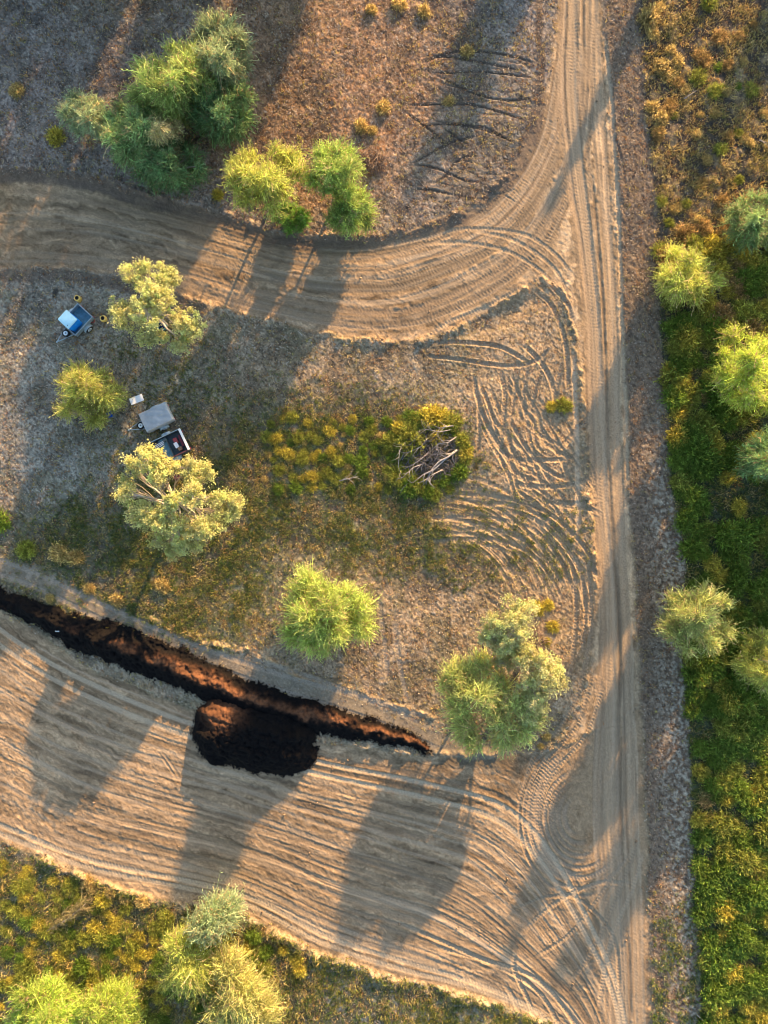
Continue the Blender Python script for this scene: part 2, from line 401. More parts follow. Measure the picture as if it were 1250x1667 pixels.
# ------------------------------------------------ tyre tracks pressed into the ground
TM = np.zeros_like(U); fu0 = 19; fv0 = 19                       # offset of the fine grid
def lay(P, w=6.0, depth=.035, tread=.018, tone=0.0, lam=5.2, keep=.5, fade=True, tcol=(.46, .36, .26), side=.5, kc=.62):
    P = spline(P, 5.0); s0 = 0.0; L = np.linalg.norm(np.diff(P, axis=0), axis=1).sum()
    for a, b in zip(P[:-1], P[1:]):
        e = b-a; l = float(np.hypot(*e))
        if l < 1e-4: continue
        m = w*1.9
        i0 = int((min(a[0], b[0])-m+50)/STEP)+fu0; i1 = int((max(a[0], b[0])+m+50)/STEP)+fu0+1
        j0 = int((min(a[1], b[1])-m+50)/STEP)+fv0; j1 = int((max(a[1], b[1])+m+50)/STEP)+fv0+1
        i0 = max(i0, 0); j0 = max(j0, 0); i1 = min(i1, NC); j1 = min(j1, NR)
        if i0 >= i1 or j0 >= j1: s0 += l; continue
        u = U[j0:j1, i0:i1]-a[0]; v = V[j0:j1, i0:i1]-a[1]
        tx = e/l; al = u*tx[0]+v*tx[1]; la = -u*tx[1]+v*tx[0]
        ok = (al >= -.01) & (al < l)
        if not ok.any(): s0 += l; continue
        h = w/2; q = np.abs(la)/h
        mk = np.where(ok, 1-sstep(.75, 1.15, q), 0)
        if fade:
            s = s0+al; mk = mk*sstep(0, 25, s)*sstep(0, 25, L-s)
        tr = np.sin(2*np.pi*(s0+al+np.abs(la)*side)/lam)*tread
        lip = np.where(ok, np.exp(-((q-1.35)/.28)**2), 0)*depth*.7
        hh = H[j0:j1, i0:i1]
        H[j0:j1, i0:i1] = hh-mk*(1-keep)*(hh-float(hh.mean()))*.8+mk*(tr-depth)+lip*.6
        TM[j0:j1, i0:i1] = np.maximum(TM[j0:j1, i0:i1], mk*min(1, depth*22))
        cc = COL[j0:j1, i0:i1]
        k = (mk*kc)[..., None]
        COL[j0:j1, i0:i1] = cc*(1-k)+k*np.array(tcol, np.float32)*(1+tone)
        s0 += l
def curve_lerp(A, B, f, n=26):
    A = spline(A, 20); B = spline(B, 20)
    t = np.linspace(0, 1, n)
    ra = np.stack([np.interp(t*(len(A)-1), np.arange(len(A)), A[:, k]) for k in (0, 1)], 1)
    rb = np.stack([np.interp(t*(len(B)-1), np.arange(len(B)), B[:, k]) for k in (0, 1)], 1)
    return ra*(1-f)+rb*f
rr = random.Random(5)
# streaks of the lower clearing
FU = [(-45, 975), (60, 1050), (150, 1098), (300, 1160), (500, 1222), (700, 1262), (830, 1300), (900, 1370), (960, 1480), (1010, 1600), (1030, 1715)]
FL = [(-45, 1352), (60, 1392), (150, 1425), (380, 1474), (520, 1545), (640, 1585), (740, 1608), (820, 1632), (870, 1655), (910, 1685), (935, 1715)]
def streaks(A, B, n, wr, dr, frag=.5):
    for k in range(n):
        f = rr.random(); P = curve_lerp(A, B, f)
        f2 = min(1, max(0, f+rr.uniform(-.12, .12))); P2 = curve_lerp(A, B, f2)
        t = np.linspace(0, 1, len(P))[:, None]; P = P*(1-t)+P2*t
        P = P+np.array([[rr.gauss(0, 1.0), rr.gauss(0, 1.0)] for _ in range(len(P))])
        if rr.random() < frag:
            a = rr.randint(0, len(P)-9); b = min(len(P), a+rr.randint(7, 18)); P = P[a:b]
        if len(P) < 3: continue
        tone = rr.uniform(-.55, .12)
        tc = rr.choice([(.42, .33, .25), (.36, .26, .18), (.47, .36, .27), (.30, .22, .155), (.22, .16, .11), (.24, .17, .12)])
        lay(P, rr.uniform(*wr), rr.uniform(*dr), rr.uniform(.001, .008), tone, rr.uniform(4.6, 6.2), .75, True, tc, rr.choice([0, .5, .8]), .42)
streaks(FU, FL, 110, (3, 9), (.002, .020), .93)
# streaks of the branch road curving up into the main road
BU = [(-45, 290), (100, 298), (250, 332), (350, 358), (430, 385), (500, 398), (600, 400), (700, 380), (780, 345), (840, 290), (880, 215), (900, 130), (915, 20), (915, -45)]
BL = [(-45, 430), (100, 432), (240, 455), (330, 484), (420, 510), (500, 528), (600, 540), (690, 535), (780, 495), (850, 450), (900, 390), (940, 300), (965, 200), (970, -45)]
streaks(BU, BL, 90, (3, 8), (.002, .016), .92)
ML = [(915, -45), (908, 60), (905, 150), (915, 260), (935, 380), (950, 500), (955, 650), (962, 780), (972, 900), (978, 1000), (975, 1100), (970, 1200), (965, 1320), (975, 1450), (985, 1600), (990, 1715)]
MR = [(976, -45), (984, 60), (990, 150), (998, 260), (1003, 380), (1008, 500), (1014, 650), (1018, 780), (1024, 900), (1030, 1000), (1036, 1100), (1040, 1200), (1045, 1320), (1050, 1450), (1053, 1600), (1056, 1715)]
streaks(ML, MR, 80, (3, 8), (.002, .018), .7)
for f in (.32, .80): lay(curve_lerp(ML, MR, f, 40), 15, .015, .004, .0, 5.5, .6, False, (.43, .32, .225), .5, .45)
for k in range(6): lay(curve_lerp(ML, MR, .55+.01*k, 40)[k*7:k*7+rr.randint(4, 8)], 5, .03, .004, -.5, 5.5, .4, True, (.30, .22, .16))
lay([(985, 60), (996, 170), (1004, 300), (1010, 420), (1014, 560), (1019, 680), (1022, 800)], 6, .05, .012, -.1)
lay([(997, 210), (1012, 260), (1022, 330)], 4, .03, .004, -.5, tcol=(.25, .2, .17))
# ruts through the scrub above the branch road
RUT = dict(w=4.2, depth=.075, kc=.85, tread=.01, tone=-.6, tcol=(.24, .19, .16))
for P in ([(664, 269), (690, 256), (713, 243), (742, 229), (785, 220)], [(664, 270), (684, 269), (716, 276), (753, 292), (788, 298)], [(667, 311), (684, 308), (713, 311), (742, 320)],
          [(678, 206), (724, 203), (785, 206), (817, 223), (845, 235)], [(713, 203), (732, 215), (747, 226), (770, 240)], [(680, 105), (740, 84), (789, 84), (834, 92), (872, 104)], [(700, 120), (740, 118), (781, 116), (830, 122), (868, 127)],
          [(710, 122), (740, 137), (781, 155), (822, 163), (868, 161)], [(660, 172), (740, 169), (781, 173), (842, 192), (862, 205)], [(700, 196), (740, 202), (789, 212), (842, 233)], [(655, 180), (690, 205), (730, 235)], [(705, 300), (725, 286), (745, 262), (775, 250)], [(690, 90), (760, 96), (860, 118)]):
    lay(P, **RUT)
# looping tracks between field and main road
for P in ([(700, 560), (740, 557), (801, 562), (830, 572), (862, 592)], [(690, 580), (740, 584), (789, 592), (830, 596), (871, 588), (900, 565)], [(771, 605), (775, 640), (786, 675), (805, 712), (830, 755), (850, 780)],
          [(813, 600), (822, 641), (820, 674), (815, 727), (818, 760)], [(779, 640), (780, 690), (777, 745)], [(781, 662), (800, 710), (822, 739), (866, 751), (900, 755)], [(828, 680), (850, 719), (875, 751), (903, 772), (935, 785)],
          [(966, 655), (958, 680), (940, 700), (912, 730)], [(970, 725), (945, 737), (924, 747), (879, 749), (850, 745)], [(968, 740), (936, 764), (906, 780)], [(970, 770), (936, 788), (862, 792), (830, 780)], [(974, 813), (936, 819), (900, 819)], [(900, 816), (944, 823), (978, 836)],
          [(968, 858), (940, 868), (915, 868)], [(700, 800), (748, 804), (801, 807), (862, 821), (911, 849), (956, 898), (972, 950)], [(690, 845), (752, 841), (809, 845), (867, 862), (903, 898), (930, 950), (940, 1000)], [(700, 880), (756, 878), (813, 880), (862, 900), (900, 940)],
          [(820, 830), (870, 845), (920, 890), (950, 950), (958, 1020)], [(740, 862), (800, 862), (850, 878), (885, 910)], [(760, 820), (830, 822), (890, 845), (930, 890)], [(955, 905), (962, 960), (960, 1040), (945, 1110)], [(925, 900), (938, 960), (935, 1050), (922, 1140)], [(948, 930), (953, 1000), (948, 1080)],
          [(850, 560), (880, 590), (900, 630), (905, 680)], [(890, 560), (875, 620), (860, 680)], [(915, 590), (905, 640), (908, 700)], [(870, 470), (900, 500), (920, 560), (925, 640)], [(885, 455), (920, 490), (938, 540)], [(843, 600), (838, 640), (830, 690)], [(860, 700), (852, 640), (862, 590)]):
    lay(P, rr.uniform(6, 8), .075, .022, -.12, 5.4, .3, True, (.37, .28, .2))
lay([(933, 570), (936, 640), (939, 700), (940, 780), (941, 875)], 8, .05, .006, .05, 5, .2, True, (.47, .37, .28))
for P in ([(700, 395), (760, 395), (830, 410), (890, 450), (930, 505), (945, 560)], [(760, 372), (840, 392), (905, 440), (930, 500)], [(640, 388), (720, 350), (760, 338), (800, 336)], [(690, 560), (720, 530), (790, 500), (860, 462)], [(620, 400), (690, 388), (760, 372), (850, 380), (900, 410), (935, 450)]):
    lay(P, 6, .022, .014, -.15, 5.2, .3, True, (.38, .29, .21))
# many more loops swept by machines turning beside the road, always as pairs
for k in range(24):
    cx = rr.gauss(742, 22); cy = rr.gauss(1015, 30); ra = rr.uniform(120, 225); a0 = rr.uniform(-110, -60); sp_ = rr.uniform(40, 95)
    for off in (0, 13):
        P = [(cx+(ra+off)*math.cos(R(a)), cy+(ra+off)*math.sin(R(a))) for a in np.arange(a0, a0+sp_, 5)]
        P = [p for p in P if 690 < p[0] < 972 and 470 < p[1] < 1130]
        if len(P) > 3: lay(P, rr.uniform(4.5, 7), rr.uniform(.012, .045), rr.uniform(.008, .018), rr.uniform(-.3, .1), 5.3, .5, True, (.36, .265, .18), .5, rr.uniform(.4, .75))
for k in range(12):
    x0 = rr.uniform(760, 880); y0 = rr.uniform(560, 700); b_ = rr.uniform(-30, 40)
    for off in (0, 14):
        P = [(x0+off+t*rr.uniform(10, 16), y0+t*22+b_*math.sin(t*.5)) for t in range(8)]
        P = [p for p in P if p[0] < 972]
        if len(P) > 3: lay(P, rr.uniform(4.5, 6.5), rr.uniform(.02, .05), rr.uniform(.01, .02), -.2, 5.3, .5, True, (.36, .265, .18), .5, .5)
for k in range(7):
    x0 = rr.uniform(660, 760); y0 = rr.uniform(80, 300); b_ = rr.uniform(-18, 22)
    for off in (0, 14):
        P = [(x0+t*(870-x0-(y0-100)*.12)/5, y0+off+b_*math.sin(t*.6)+t*rr.uniform(1, 5)) for t in range(6)]
        lay(P, rr.uniform(2.6, 3.4), rr.uniform(.02, .04), .006, -.35, 5.2, .6, True, (.24, .19, .15), .5, .4)
# turning loops at the bend
for k, (rx, ry) in enumerate([(92, 118), (80, 100), (66, 84), (50, 64), (36, 44), (100, 130), (58, 74), (72, 95), (44, 55), (26, 32), (85, 108)]):
    P = [(945+rx*math.cos(R(a)), 1330+ry*math.sin(R(a))) for a in range(40+k*6, 260, 14)]
    lay(P, rr.uniform(5, 9), .035, .016, rr.uniform(-.35, .0), 5.4, .3, True, (.37, .28, .21))
for P in ([(850, 1290), (870, 1230), (915, 1180), (950, 1100), (968, 1000)], [(862, 1300), (890, 1240), (940, 1180), (968, 1090)], [(880, 1300), (910, 1250), (955, 1195), (985, 1110)],
          [(840, 1480), (900, 1460), (950, 1470), (1000, 1530), (1010, 1620)], [(850, 1520), (900, 1475), (970, 1440), (1030, 1440)], [(870, 1560), (930, 1520), (985, 1450), (1035, 1380)], [(700, 1540), (800, 1570), (880, 1620), (930, 1715)], [(640, 1500), (780, 1560), (880, 1600), (960, 1700)], [(820, 1600), (842, 1640), (850, 1690)], [(840, 1540), (838, 1580), (860, 1630), (875, 1670)],
          [(1050, 1380), (1030, 1450), (1000, 1520), (985, 1580), (975, 1650)], [(1040, 1370), (1010, 1450), (970, 1540), (930, 1600)]):
    lay(P, rr.uniform(5, 8), .045, .018, rr.uniform(-.3, .05), 5.4, .3, True, (.38, .29, .21))
for f in (.05, .12, .93, .97): lay(curve_lerp(FU, FL, f, 40), 8, .018, .014, .0, 5.6, .25, False, (.46, .37, .28))
# side ruts near the windrow, and small ones by the camp; trunk shadows painted as dark lines
for P in ([(-40, 900), (60, 935), (250, 1022), (430, 1090), (600, 1140), (700, 1185)], [(-40, 925), (60, 958), (250, 1048), (430, 1115), (600, 1170), (720, 1222)], [(57, 917), (43, 943)], [(90, 935), (78, 950)], [(640, 1000), (650, 1080), (665, 1150)], [(615, 960), (625, 1040), (632, 1110)], [(400, 1070), (470, 1090), (560, 1122), (640, 1150), (695, 1168)]):
    lay(P, 8, .02, .018, 0, 5.2, .4, len(P) > 2, (.34, .28, .23))
for P in ([(262, 1225), (275, 1240), (293, 1268)], [(255, 1222), (270, 1243), (288, 1270)]): lay(P, 4, .025, .0, 0, 5, .5, True, (.34, .24, .16))
for P in ([(410, 395), (390, 430), (375, 480)], [(425, 395), (408, 430), (390, 490)], [(185, 460), (210, 445), (235, 430)], [(0, 470), (20, 440), (40, 415)], [(30, 465), (45, 445), (60, 420)]): lay(P, 5, .03, .01, -.4)  # first two lines paint trunk shadows across the branch road

COL[..., 2] *= .92
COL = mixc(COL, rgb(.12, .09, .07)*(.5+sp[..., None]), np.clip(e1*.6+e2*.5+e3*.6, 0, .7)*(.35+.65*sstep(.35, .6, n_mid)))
X = (U-625)/PPM; Y = (833.5-V)/PPM
dHy, dHx = np.gradient(H)
gx = np.gradient(X, axis=1); gy = np.gradient(Y, axis=0)
NRM = np.stack([-dHx/gx, -dHy/gy, np.ones_like(H)], -1).astype(np.float32)
NRM /= np.linalg.norm(NRM, axis=-1, keepdims=True)
POS = np.stack([X, Y, H], -1).astype(np.float32)
idx = np.arange(NR*NC, dtype=np.int32).reshape(NR, NC)
quads = np.stack([idx[:-1, :-1], idx[1:, :-1], idx[1:, 1:], idx[:-1, 1:]], -1).reshape(-1, 4)
fr = (m_road[:-1, :-1].ravel() > .5); ff = (m_fld[:-1, :-1].ravel() > .5) & ~fr
def ground_piece(name, sel):
    q = quads[sel]; used = np.unique(q); remap = np.full(NR*NC, -1, np.int32); remap[used] = np.arange(len(used))
    o = fast_mesh(name, POS.reshape(-1, 3)[used], remap[q], M_EARTH, col=np.clip(COL.reshape(-1, 3)[used], .004, .8), smooth=True)
    o.data.normals_split_custom_set_from_vertices(NRM.reshape(-1, 3)[used])
    return tag(o, kind='structure')
ground_piece('ground', ~fr & ~ff); ground_piece('dirt_road', fr); ground_piece('dirt_clearing', ff)
def gi(px, py):
    i = np.clip(((np.asarray(px)+50)/STEP).round().astype(int)+fu0, 0, NC-1); j = np.clip(((np.asarray(py)+50)/STEP).round().astype(int)+fv0, 0, NR-1)
    return j, i
def gz(px, py): return H[gi(px, py)]
def gzw(x, y): return float(gz(x*PPM+625, 833.5-y*PPM))

# ------------------------------------------------------------------ dark mulch windrow and heap
def mulch(name, hfun, box, label, cat, seed):
    us = np.arange(box[0], box[2], 1.6); vs = np.arange(box[1], box[3], 1.6)
    u, v = np.meshgrid(us, vs); h, brown = hfun(u.astype(np.float32), v.astype(np.float32))
    cl = (fbm(u/7, v/7, 3, seed)-.5)*.42+(vn(u/2.6, v/2.6, seed+2)-.5)*.17
    hh = h*(1+cl*.6)+np.minimum(h, .3)*cl*1.1
    z = gz(u, v)+hh
    keep = (h > .008+.05*(vn(u/3.0, v/3.0, seed+9) > .55))
    n, m = u.shape; id_ = np.arange(n*m).reshape(n, m)
    kq = keep[:-1, :-1] & keep[1:, :-1] & keep[1:, 1:] & keep[:-1, 1:]
    q = np.stack([id_[:-1, :-1], id_[1:, :-1], id_[1:, 1:], id_[:-1, 1:]], -1)[kq]
    used = np.unique(q); rm = np.full(n*m, -1); rm[used] = np.arange(len(used))
    P = np.stack([(u-625)/PPM, (833.5-v)/PPM, z], -1).reshape(-1, 3)[used]
    b = np.clip(brown*(.45+.8*vn(u/4, v/4, seed+4)), 0, 1).reshape(-1)[used][:, None]
    col = np.array([.007, .006, .006])*(1-b)+np.array([.155, .072, .038])*b  # brown tint paints sunlight onto black mulch
    V_ = list(P); F_ = list(rm[q]); c_ = list(col)
    # loose crumbs lying around the edge
    hf = h.ravel(); ed = np.where((hf > .0) & (hf < .16))[0]
    pick = RNG.choice(ed, min(len(ed), 2600), replace=False)
    ce_ = np.stack([(u-625)/PPM, (833.5-v)/PPM, z], -1).reshape(-1, 3)[pick]
    ce_[:, :2] += RNG.normal(0, .07, (len(ce_), 2))
    sz = RNG.uniform(.02, .07, len(ce_))
    octv = np.array([(1, 0, 0), (0, 1, 0), (-1, 0, 0), (0, -1, 0), (0, 0, 1), (0, 0, -1)])
    base = len(V_)
    cv = (ce_[:, None, :]+sz[:, None, None]*(octv[None]+RNG.normal(0, .25, (len(ce_), 6, 3)))).reshape(-1, 3)
    fo = np.array([(0, 1, 4, 4), (1, 2, 4, 4), (2, 3, 4, 4), (3, 0, 4, 4)])
    me = bpy.data.meshes.new(name)
    Fq = [tuple(f) for f in rm[q].tolist()]
    for k in range(len(ce_)):
        o6 = base+k*6
        Fq += [(o6, o6+1, o6+4), (o6+1, o6+2, o6+4), (o6+2, o6+3, o6+4), (o6+3, o6, o6+4)]
    AV = np.vstack([P, cv]); AC = np.vstack([col, np.tile([.016, .013, .012], (len(cv), 1))])
    me.from_pydata(AV.tolist(), [], Fq); me.update()
    me.polygons.foreach_set('use_smooth', np.ones(len(me.polygons), bool))
    a = me.color_attributes.new('tint', 'FLOAT_COLOR', 'POINT'); c4 = np.ones((len(AV), 4), np.float32); c4[:, :3] = AC
    a.data.foreach_set('color', c4.ravel()); me.materials.append(M_MULCH)
    o = bpy.data.objects.new(name, me); C.objects.link(o)
    return tag(o, label, cat)
WR = np.array([(-60, 944), (0, 972), (60, 996), (110, 1020), (200, 1050), (300, 1088), (400, 1132), (500, 1163), (600, 1184), (650, 1197), (705, 1217)], float)
WRW = np.interp(np.arange(-60, 710), [-60, 0, 60, 120, 200, 300, 400, 500, 620, 690, 705], [11, 15, 21, 29, 34, 34, 29, 25, 18, 11, 3])
def windrow_h(u, v):
    # distance across the path (paths are close to straight, so a vertical offset times cos works)
    yc = np.interp(u, WR[:, 0], WR[:, 1]); w = np.interp(u, np.arange(-60, 710), WRW)
    d = (v-yc)*.93+(fbm(u/16, v/16, 3, 71)-.5)*16+(fbm(u/4, v/4, 2, 75)-.5)*7
    t = d/w
    h = np.where(t < .05, 1-((.05-t)/.95), 1-((t-.05)/1.0)); h = np.clip(h, 0, 1)
    h = h**.95*(w/36)*.95
    h = h*(u < 704)
    lit_brown = np.exp(-((t+.12)/.2)**2)*sstep(100, 160, u)*sstep(.45, .62, fbm(u/34, v/34, 2, 77))*.8+.75*sstep(220, 270, u)*np.exp(-((t+.10)/.24)**2)*(.25+.75*sstep(.36, .52, fbm(u/22, v/22, 2, 79)))  # sunlit bank of the ridge, put into the colour
    h = h*.92
    return h.astype(np.float32), np.clip(lit_brown, 0, 1)
mulch('mulch_windrow', windrow_h, (-60, 910, 712, 1235), 'long low ridge of black mulch with a painted sunlit brown bank across the clearing', 'mulch ridge', 73)
PILE = [(338, 1142), (385, 1136), (450, 1150), (512, 1172), (514, 1225), (498, 1258), (470, 1270), (420, 1258), (360, 1246), (318, 1228), (308, 1195), (322, 1160)]
def pile_h(u, v):
    sd = sdpoly(PILE, u+(fbm(u/20, v/20, 3, 81)-.5)*26, v+(fbm(u/20, v/20, 3, 84)-.5)*26)
    h = np.clip(-sd/46, 0, 1); h = (1-(1-h)**1.7)*1.15
    lit_brown = np.exp(-(((u-366)/32)**2+((v-1158)/24)**2)**1.5)*.8  # sunlit top left corner of the heap, painted brown
    return h.astype(np.float32), lit_brown
mulch('mulch_heap', pile_h, (295, 1120, 530, 1285), 'big square heap of black mulch dumped beside the long mulch ridge', 'mulch heap', 91)

# ------------------------------------------------------------------ foliage builders
def unit(a): return a/np.maximum(np.linalg.norm(a, axis=-1, keepdims=True), 1e-9)
def sprays(root, d, L, width, droop, col, segs=4, leaflets=2, leaf=(.14, .035), rng=RNG):
    """drooping branchlets: a narrow curved ribbon with small leaflets. root,d:(N,3) L:(N,) col:(N,3)"""
    N = len(root); t = np.linspace(0, 1, segs+1)
    side = unit(np.cross(d, rng.normal(0, 1, (N, 3)))); bend = unit(np.cross(d, rng.normal(0, 1, (N, 3))))
    p = root[:, None, :]+d[:, None, :]*(L[:, None]*t)[..., None]+bend[:, None, :]*(L[:, None]*.36*t**2)[..., None]
    p[..., 2] -= droop*L[:, None]*t**2
    w = width*(1-.75*t)
    a = p+side[:, None, :]*w[None, :, None]*.5; b = p-side[:, None, :]*w[None, :, None]*.5
    V1 = np.stack([a, b], 2).reshape(-1, 3)
    k = np.arange(N)[:, None]*(segs+1)*2+np.arange(segs)[None]*2
    F1 = np.stack([k, k+1, k+3, k+2], -1).reshape(-1, 4)
    C1 = np.repeat(col, (segs+1)*2, axis=0)
    if leaflets == 0: return V1, F1, C1
    # leaflets along the branchlet
    m = segs*leaflets; tt = (np.arange(m)+.7)/m
    ii = np.clip((tt*segs).astype(int), 0, segs-1); fr_ = tt*segs-ii
    q = p[:, ii]*(1-fr_)[None, :, None]+p[:, ii+1]*fr_[None, :, None]
    tg = unit(p[:, ii+1]-p[:, ii])
    ld = unit(tg*.8+rng.normal(0, .75, q.shape)+np.array([0, 0, .1])); ll = leaf[0]*rng.uniform(.6, 1.25, q.shape[:2])
    ls = unit(np.cross(ld, rng.normal(0, 1, q.shape)))*leaf[1]*.5
    e = q+ld*ll[..., None]; mid = q+ld*ll[..., None]*.5
    V2 = np.stack([q, mid+ls, e, mid-ls], 2).reshape(-1, 3)
    F2 = (np.arange(N*m)[:, None]*4+np.arange(4)[None])+len(V1)
    C2 = np.repeat(col*1.0, m*4, axis=0)
    return np.vstack([V1, V2]), np.vstack([F1, F2]), np.vstack([C1, C2])
def ball(n, rng=RNG):
    return unit(rng.normal(0, 1, (n, 3)))
def jitter_cols(base, n, amt=.25, rng=RNG):
    c = np.tile(np.asarray(base, float), (n, 1)); c *= rng.uniform(1-amt, 1+amt, (n, 1)); c *= rng.uniform(.92, 1.08, (n, 3)); return c
def limbs(mb, base, tips, r0, rng):
    """trunk from the ground, limbs curving out to each lobe"""
    base = Vector(base); cen = Vector(np.mean(np.array(tips), axis=0))
    hub = base.lerp(cen, .42); hub.z = base.z+(cen.z-base.z)*.45
    mb.tube([base-Vector((0, 0, .15)), base.lerp(hub, .5)+Vector((rng.uniform(-.1, .1), rng.uniform(-.1, .1), 0)), hub], [r0, r0*.82, r0*.7], 8)
    for tp in tips:
        tp = Vector(tp); n = 6; pts = []
        off = Vector((rng.uniform(-.3, .3), rng.uniform(-.3, .3), rng.uniform(-.1, .3)))
        for i in range(n+1):
            t = i/n; p = hub.lerp(tp, t); p.z = hub.z+(tp.z-hub.z)*(t**1.2); pts.append(p+off*math.sin(math.pi*t)*(tp-hub).length*.25)
        mb.tube(pts, [r0*.5*(1-t/n*.82)+.012 for t in range(n+1)], 6)
TREES = 'trees scattered over the clearing'
FOL = np.array([2.75, 2.85, 2.75])
def wispy(name, lobes, base, col, label, seed, dens=1.0, yel=None, cat='tree', group=None, trunk_r=.12, spray_len=(.35, .95), droop=.28, skirt_low=True):
    """lobes: (x,y,z,rx,rz) world metres; hair-fine branchlets"""
    rng = np.random.default_rng(seed); prng = random.Random(seed)
    root = empty(name, (base[0], base[1], base[2]), 0, label, cat, group)
    off = np.array(base)
    VV, FF, CC = [], [], []; nb = 0
    low = [(l[0]*.72+base[0]*.28, l[1]*.72+base[1]*.28, l[2]*.42, l[3]*.5, l[4]*.9) for l in lobes if l[2] > 2.0 and skirt_low]
    for lx, ly, lz, rx, rz in list(lobes)+low:
        n = int(205*dens*(rx**2*.6+rx*rz*.8)+45)
        u = ball(n, rng); rad = rng.random(n)**.5
        r = np.array([rx, rx, rz]); P = np.array([lx, ly, lz])+u*rad[:, None]*r*.80
        ld_ = unit(np.array([lx-base[0], ly-base[1], .8])+rng.normal(0, .9, 3))
        d = unit(u*np.array([.5, .5, .4])+ld_*.6+rng.normal(0, .58, (n, 3))+np.array([0, 0, .25]))
        L = rng.uniform(*spray_len, n)*(.65+.5*min(rx, 1.3)/1.3)*rng.choice([1, 1, 1, 1.45], n)
        cl = jitter_cols(np.array(col)*FOL, n, .28, rng)
        # clumps inside the lobe share a tone
        cl *= np.where(rng.random(n) < .14, 1.65, .95)[:, None]
        dry_ = rng.random(n) < .10; cl[dry_] = cl[dry_].mean(1, keepdims=True)*np.array([1.45, 1.12, .6])
        g = rng.integers(0, 6, n); cl *= (.62+.7*rng.random(6))[g][:, None]
        Vv, Fv, Cv = sprays(P-off, d, L, .060, droop, cl, 4, 1, (.22, .050), rng)
        VV.append(Vv); FF.append(Fv+nb); CC.append(Cv); nb += len(Vv)
    fast_mesh('crown', np.vstack(VV), np.vstack(FF), M_LEAF, root, np.vstack(CC))
    mb = MB(); limbs(mb, (0, 0, 0), [tuple(np.array(l[:3])-off+np.array([0, 0, .2*l[4]])) for l in lobes], trunk_r, prng)
    mb.build('trunk', M_BARK, root, True)
    return root
def px_lobe(px, py, r, z, flat=.85): x, y, _ = W(px, py, z); k = (CH-z)/CH/PPM; return (x, y, z, r*k, r*k*flat)
def auto_lobes(px, py, rx, ry, h, n, seed, skirt=False, zmin=.24):
    rr_ = random.Random(seed); zc = h*.5; m = min(rx, ry); out = [px_lobe(px, py, m*.42, zc*1.1, 1.0)]
    for i in range(n+5):
        a = 2*math.pi*(i+rr_.uniform(-.6, .6))/(n+5); q = rr_.uniform(.36, .86)
        s = m*rr_.uniform(.17, .40)*(1.15-.4*q)
        out.append(px_lobe(px+rx*q*math.cos(a), py+ry*q*math.sin(a), s, h*rr_.uniform(zmin, .66), rr_.uniform(.8, 1.2)))
    for i in range(max(4, n-2)):
        a = rr_.uniform(0, 6.28); q = rr_.uniform(.05, .5)
        out.append(px_lobe(px+rx*q*math.cos(a), py+ry*q*math.sin(a), m*rr_.uniform(.16, .32), h*rr_.uniform(.62, .9), rr_.uniform(.8, 1.2)))
    if skirt:
        for i in range(6):
            a = 2*math.pi*i/6; out.append(px_lobe(px+rx*.4*math.cos(a), py+ry*.4*math.sin(a), m*.5, h*.16, 1.0))
            out.append(px_lobe(px+rx*.4*math.cos(a+.5), py+ry*.4*math.sin(a+.5), m*.5, h*.38, 1.0))
    return out
def ground_at(px, py):
    x, y, _ = W(px, py, 0); return (x, y, float(gz(px, py)))
def auto_tree(px, py, rx, ry, h, col, label, seed, dens=1.0, n=9, group=TREES, name='wispy_tree', skirt=False, zmin=.24, **k):
    # trunk foot lies under the crown centre seen at crown height
    x, y, _ = W(px, py, h*.55); fx, fy = x*PPM+625, 833.5-y*PPM
    return wispy(name, auto_lobes(px, py, rx, ry, h, n, seed, skirt, zmin), (x, y, float(gz(fx, fy))), col, label, seed, dens, group=group, **k)
